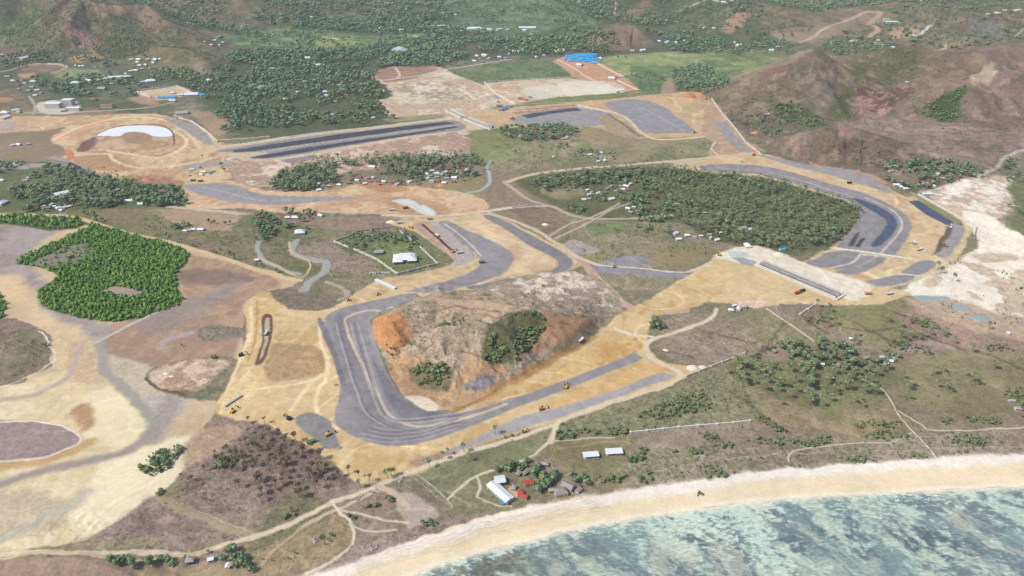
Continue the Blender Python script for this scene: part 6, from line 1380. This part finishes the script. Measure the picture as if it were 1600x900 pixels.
# hill and field scrub, far woods
scatter([(1100,150),(1270,95),(1400,75),(1500,90),(1600,100),(1700,230),(1440,240),(1200,230)], 'shrub', 9, (1.8, 4), 'bush on the dry hills at the right', thr=.49, ns=70)
scatter([(1320,88),(1400,72),(1450,80),(1400,130),(1350,135)], 'shrub', 8, (2.5, 5), 'bush on the olive ridge', thr=.4, ns=40)
scatter([(1432,172),(1470,150),(1506,134),(1500,175),(1488,190),(1445,182)], 'shrub', 7, (5, 7), 'bush of the green wedge on the right hill')
scatter([(1205,165),(1235,160),(1275,180),(1290,196),(1240,197)], 'shrub', 8, (5, 8), 'bush of the green hollow under the cone-shaped hill')
scatter([(1200,235),(1260,215),(1340,225),(1440,245),(1380,262),(1300,258)], 'shrub', 9, (3, 6), 'bush on the front hill above the curve', thr=.48)
scatter([(-200,-40),(300,-40),(340,70),(300,95),(0,90),(-200,95)], 'shrub', 11, (4, 9), 'tree clump on the far left mountain', thr=.44, ns=110)
scatter([(140,60),(220,40),(225,85),(160,88)], 'shrub', 11, (6, 10), 'tree on the green flank of the far left mountain')
scatter([(860,40),(1010,-30),(1200,-30),(1400,-30),(1620,-30),(1700,60),(1480,80),(1400,66),(1230,62),(1050,62),(1000,90),(930,85)], 'shrub', 22, (9, 14), 'tree in the far hills', thr=.45, ns=150)
scatter([(660,60),(940,48),(960,80),(860,88),(740,82),(690,110),(600,100),(640,70)], 'tree', 13, (10, 14), 'tree in the far woods left of the mast', thr=.32, ns=100)
scatter([(380,78),(560,78),(700,62),(690,100),(600,84),(380,95)], 'tree', 13, (10, 14), 'tree in the far woods behind the pavilion', thr=.3)
scatter([(-300,-60),(1700,-60),(1700,-10),(950,40),(760,26),(690,30),(560,48),(340,50),(-300,-20)], 'tree', 21, (12, 18), 'tree in the farthest woods', thr=.42, ns=200, avoid=(G1, G2))
scatter([(400,30),(700,30),(760,52),(945,46),(940,60),(660,66),(560,50),(440,42)], 'tree', 15, (11, 15), 'tree in the farthest woods', thr=.4, ns=120, avoid=(G1,))
scatter(G1, 'tree', 15, (9, 12), 'tree in the far green fields', thr=.5, ns=60)
scatter(G2, 'tree', 17, (9, 12), 'tree in the far green fields', thr=.54, ns=70)
scatter([(690,126),(760,102),(868,95),(905,121),(780,130)], 'shrub', 13, (4, 6), 'bush in the far fields', thr=.5, ns=40)
scatter([(965,120),(1050,116),(1050,140),(1000,145)], 'tree', 14, (6, 8), 'tree in the green paddy', thr=.45, ns=40)
RT = [(1040,480),(1400,462),(1620,500),(1620,700),(1200,720),(900,740),(700,770),(880,665),(1050,605),(1180,552),(1050,540)]
scatter(RT, 'shrub', 9, (1, 2.2), 'low bush in the fields behind the beach', thr=.55, ns=45)
scatter([(860,690),(1060,606),(1150,590),(1190,650),(1000,672)], 'shrub', 5.5, (1.2, 3), 'low bush on the rough ground under the lower straight', thr=.46, ns=30)
scatter([(990,745),(1200,705),(1600,680),(1600,708),(1200,732),(1000,760)], 'shrub', 5.5, (1, 2.6), 'low bush in the strip behind the beach', thr=.47, ns=25)
scatter([(380,345),(600,340),(640,350),(600,430),(540,465),(470,430),(400,410),(260,370),(300,345)], 'shrub', 7, (1.5, 3.5), 'low bush between the creeks', thr=.5, ns=30)
scatter([(620,480),(900,440),(960,480),(900,520),(760,520),(640,600)], 'shrub', 7, (1.2, 2.6), 'low bush on the central mound', thr=.53, ns=30)
scatter([(800,460),(900,440),(960,470),(930,500),(860,490)], 'shrub', 7, (1.5, 3), 'low bush behind the central mound', thr=.48, ns=25)
scatter([(860,360),(1000,350),(1110,380),(1100,420),(950,418)], 'shrub', 8, (2, 4), 'low bush south of the plantation', thr=.5, ns=30)
scatter([(760,210),(950,220),(1110,225),(1100,248),(900,260),(780,270)], 'shrub', 11, (2, 5), 'low bush in the middle fields', thr=.52, ns=40)
scatter([(1420,440),(1500,400),(1600,400),(1620,520),(1480,490)], 'shrub', 11, (1.5, 3.5), 'low bush on the limestone ground', thr=.56, ns=30)
scatter([(1500,380),(1600,440),(1600,470),(1400,460),(1440,440)], 'shrub', 9, (2, 4), 'low bush at the limestone rim', thr=.58, ns=30)
scatter([(0,520),(60,520),(70,560),(0,600)], 'shrub', 6, (1.5, 3.5), 'low bush on the left island of the tidal flat', thr=.5, ns=18)
scatter([(300,760),(520,770),(420,850),(300,870),(160,840)], 'shrub', 7, (1, 2.2), 'low bush on the dry land at lower left', thr=.52, ns=30)
scatter([(420,810),(520,790),(545,850),(480,890),(400,870)], 'shrub', 7, (1, 2), 'low bush near the beach tracks', thr=.5, ns=25)
scatter([(312,515),(335,508),(380,512),(380,524),(330,533)], 'shrub', 4.5, (1, 2), 'low bush on the grey flat patch', thr=.45, ns=12)
scatter([(425,455),(480,450),(526,470),(512,483),(470,486)], 'shrub', 5, (1, 2), 'low bush on the stony patch by the loop', thr=.5, ns=12)

MATS = {'tree': LEAF, 'palm_tree': LEAFD, 'shrub': LEAFS, 'mangrove': LEAFM}
GRP = {'tree': 'broadleaf trees', 'palm_tree': 'coconut palms', 'shrub': 'shrubs'}
CATN = {'tree': 'tree', 'palm_tree': 'palm tree', 'shrub': 'shrub'}
_me = {}
def tpl_mesh(kind, i, part, mat):
    k = (kind, i, part, mat.name)
    if k not in _me:
        V, Fc = TPL[kind]['hi'][i].sub(part); o = mesh_np(kind, V, Fc, mat, smooth=False); _me[k] = o.data; bpy.data.objects.remove(o)
    return _me[k]
def merge(name, items, lod):
    """items: (kind, x, y, z, size, matindex)"""
    Vs, Fs, Ms = [], [], []; n = 0; mats = [BARK, LEAF, LEAFD, LEAFM, LEAFS, LEAFX]
    by = {}
    for it in items: by.setdefault((it[0], lod(it), ra.integers(4)), []).append(it)
    for (kind, lv, ti), its in by.items():
        tp = TPL[kind][lv][ti % len(TPL[kind][lv])]; A = np.array([i[1:5] for i in its], float); mi = np.array([i[5] for i in its]); k = len(its)
        th = ra.uniform(0, 6.28, k); c, s_ = np.cos(th)[:, None], np.sin(th)[:, None]; sx_ = A[:, 3:4] * ra.uniform(.85, 1.2, (k, 1)); V = tp.V
        X = (V[None, :, 0] * c - V[None, :, 1] * s_) * sx_ + A[:, 0:1]; Y = (V[None, :, 0] * s_ + V[None, :, 1] * c) * sx_ + A[:, 1:2]; Z = V[None, :, 2] * A[:, 3:4] + A[:, 2:3]
        Vs.append(np.stack([X, Y, Z], 2).reshape(-1, 3)); m = len(V)
        Fs.append((tp.Fc[None] + (np.arange(k) * m)[:, None, None]).reshape(-1, 3) + n); Ms.append(np.where(tp.M[None] == 0, 0, mi[:, None]).ravel()); n += m * k
    o = mesh_np(name, np.concatenate(Vs), np.concatenate(Fs), mats, smooth=False, matidx=np.concatenate(Ms)); put(o, kind='stuff'); return len(items)
MI = {'tree_leaves': 1, 'palm_leaves': 2, 'mangrove_leaves': 3, 'shrub_leaves': 4, 'dry_palm_leaves': 5}
for kind in ('tree', 'palm_tree', 'shrub', 'mangrove'):
    rec = []
    for (k, X, Y, S, mat, lab) in PL:
        if k != kind: continue
        Z = height(X, Y); m = mat or MATS[kind]; px, py, dd = project(X, Y, Z)
        for i in range(len(X)):
            if -70 < px[i] < 1670 and py[i] < 960: rec.append((kind, X[i], Y[i], Z[i], S[i], MI[m.name], F * S[i] / dd[i], lab, m, (0 < px[i] < 1600) and (0 < py[i] < 900)))
    if kind == 'mangrove': merge('mangrove', rec, lambda it: 'mid'); continue
    rec.sort(key=lambda r: (0 if r[9] else 1, -r[6])); lim = 290
    for r in rec[:lim]:
        i = int(ra.integers(5 if kind == 'shrub' else 6)); sz = r[4]; loc = (r[1], r[2], r[3])
        if kind == 'shrub':
            o = bpy.data.objects.new('shrub', tpl_mesh('shrub', i, 1, r[8])); COL.objects.link(o); o.location = loc; o.scale = (sz * 1.25, sz * 1.25, sz); o.rotation_euler = (0, 0, ra.uniform(0, 6.28))
            put(o, r[7], 'shrub', r[7]); continue
        o = empty(kind, loc, float(ra.uniform(0, 6.28)), r[7], CATN[kind], r[7]); o.scale = (sz,) * 3
        for part, nm, mt in ((0, 'trunk', BARK), (1, 'crown', r[8])):
            c = bpy.data.objects.new(nm, tpl_mesh(kind, i, part, mt)); COL.objects.link(c); c.parent = o
    rest = rec[lim:]
    if rest: merge({'tree': 'woodland', 'palm_tree': 'palm_grove', 'shrub': 'scrub'}[kind], rest, lambda it: 'mid' if it[6] > 8 else 'far')
    print(kind, len(rec))
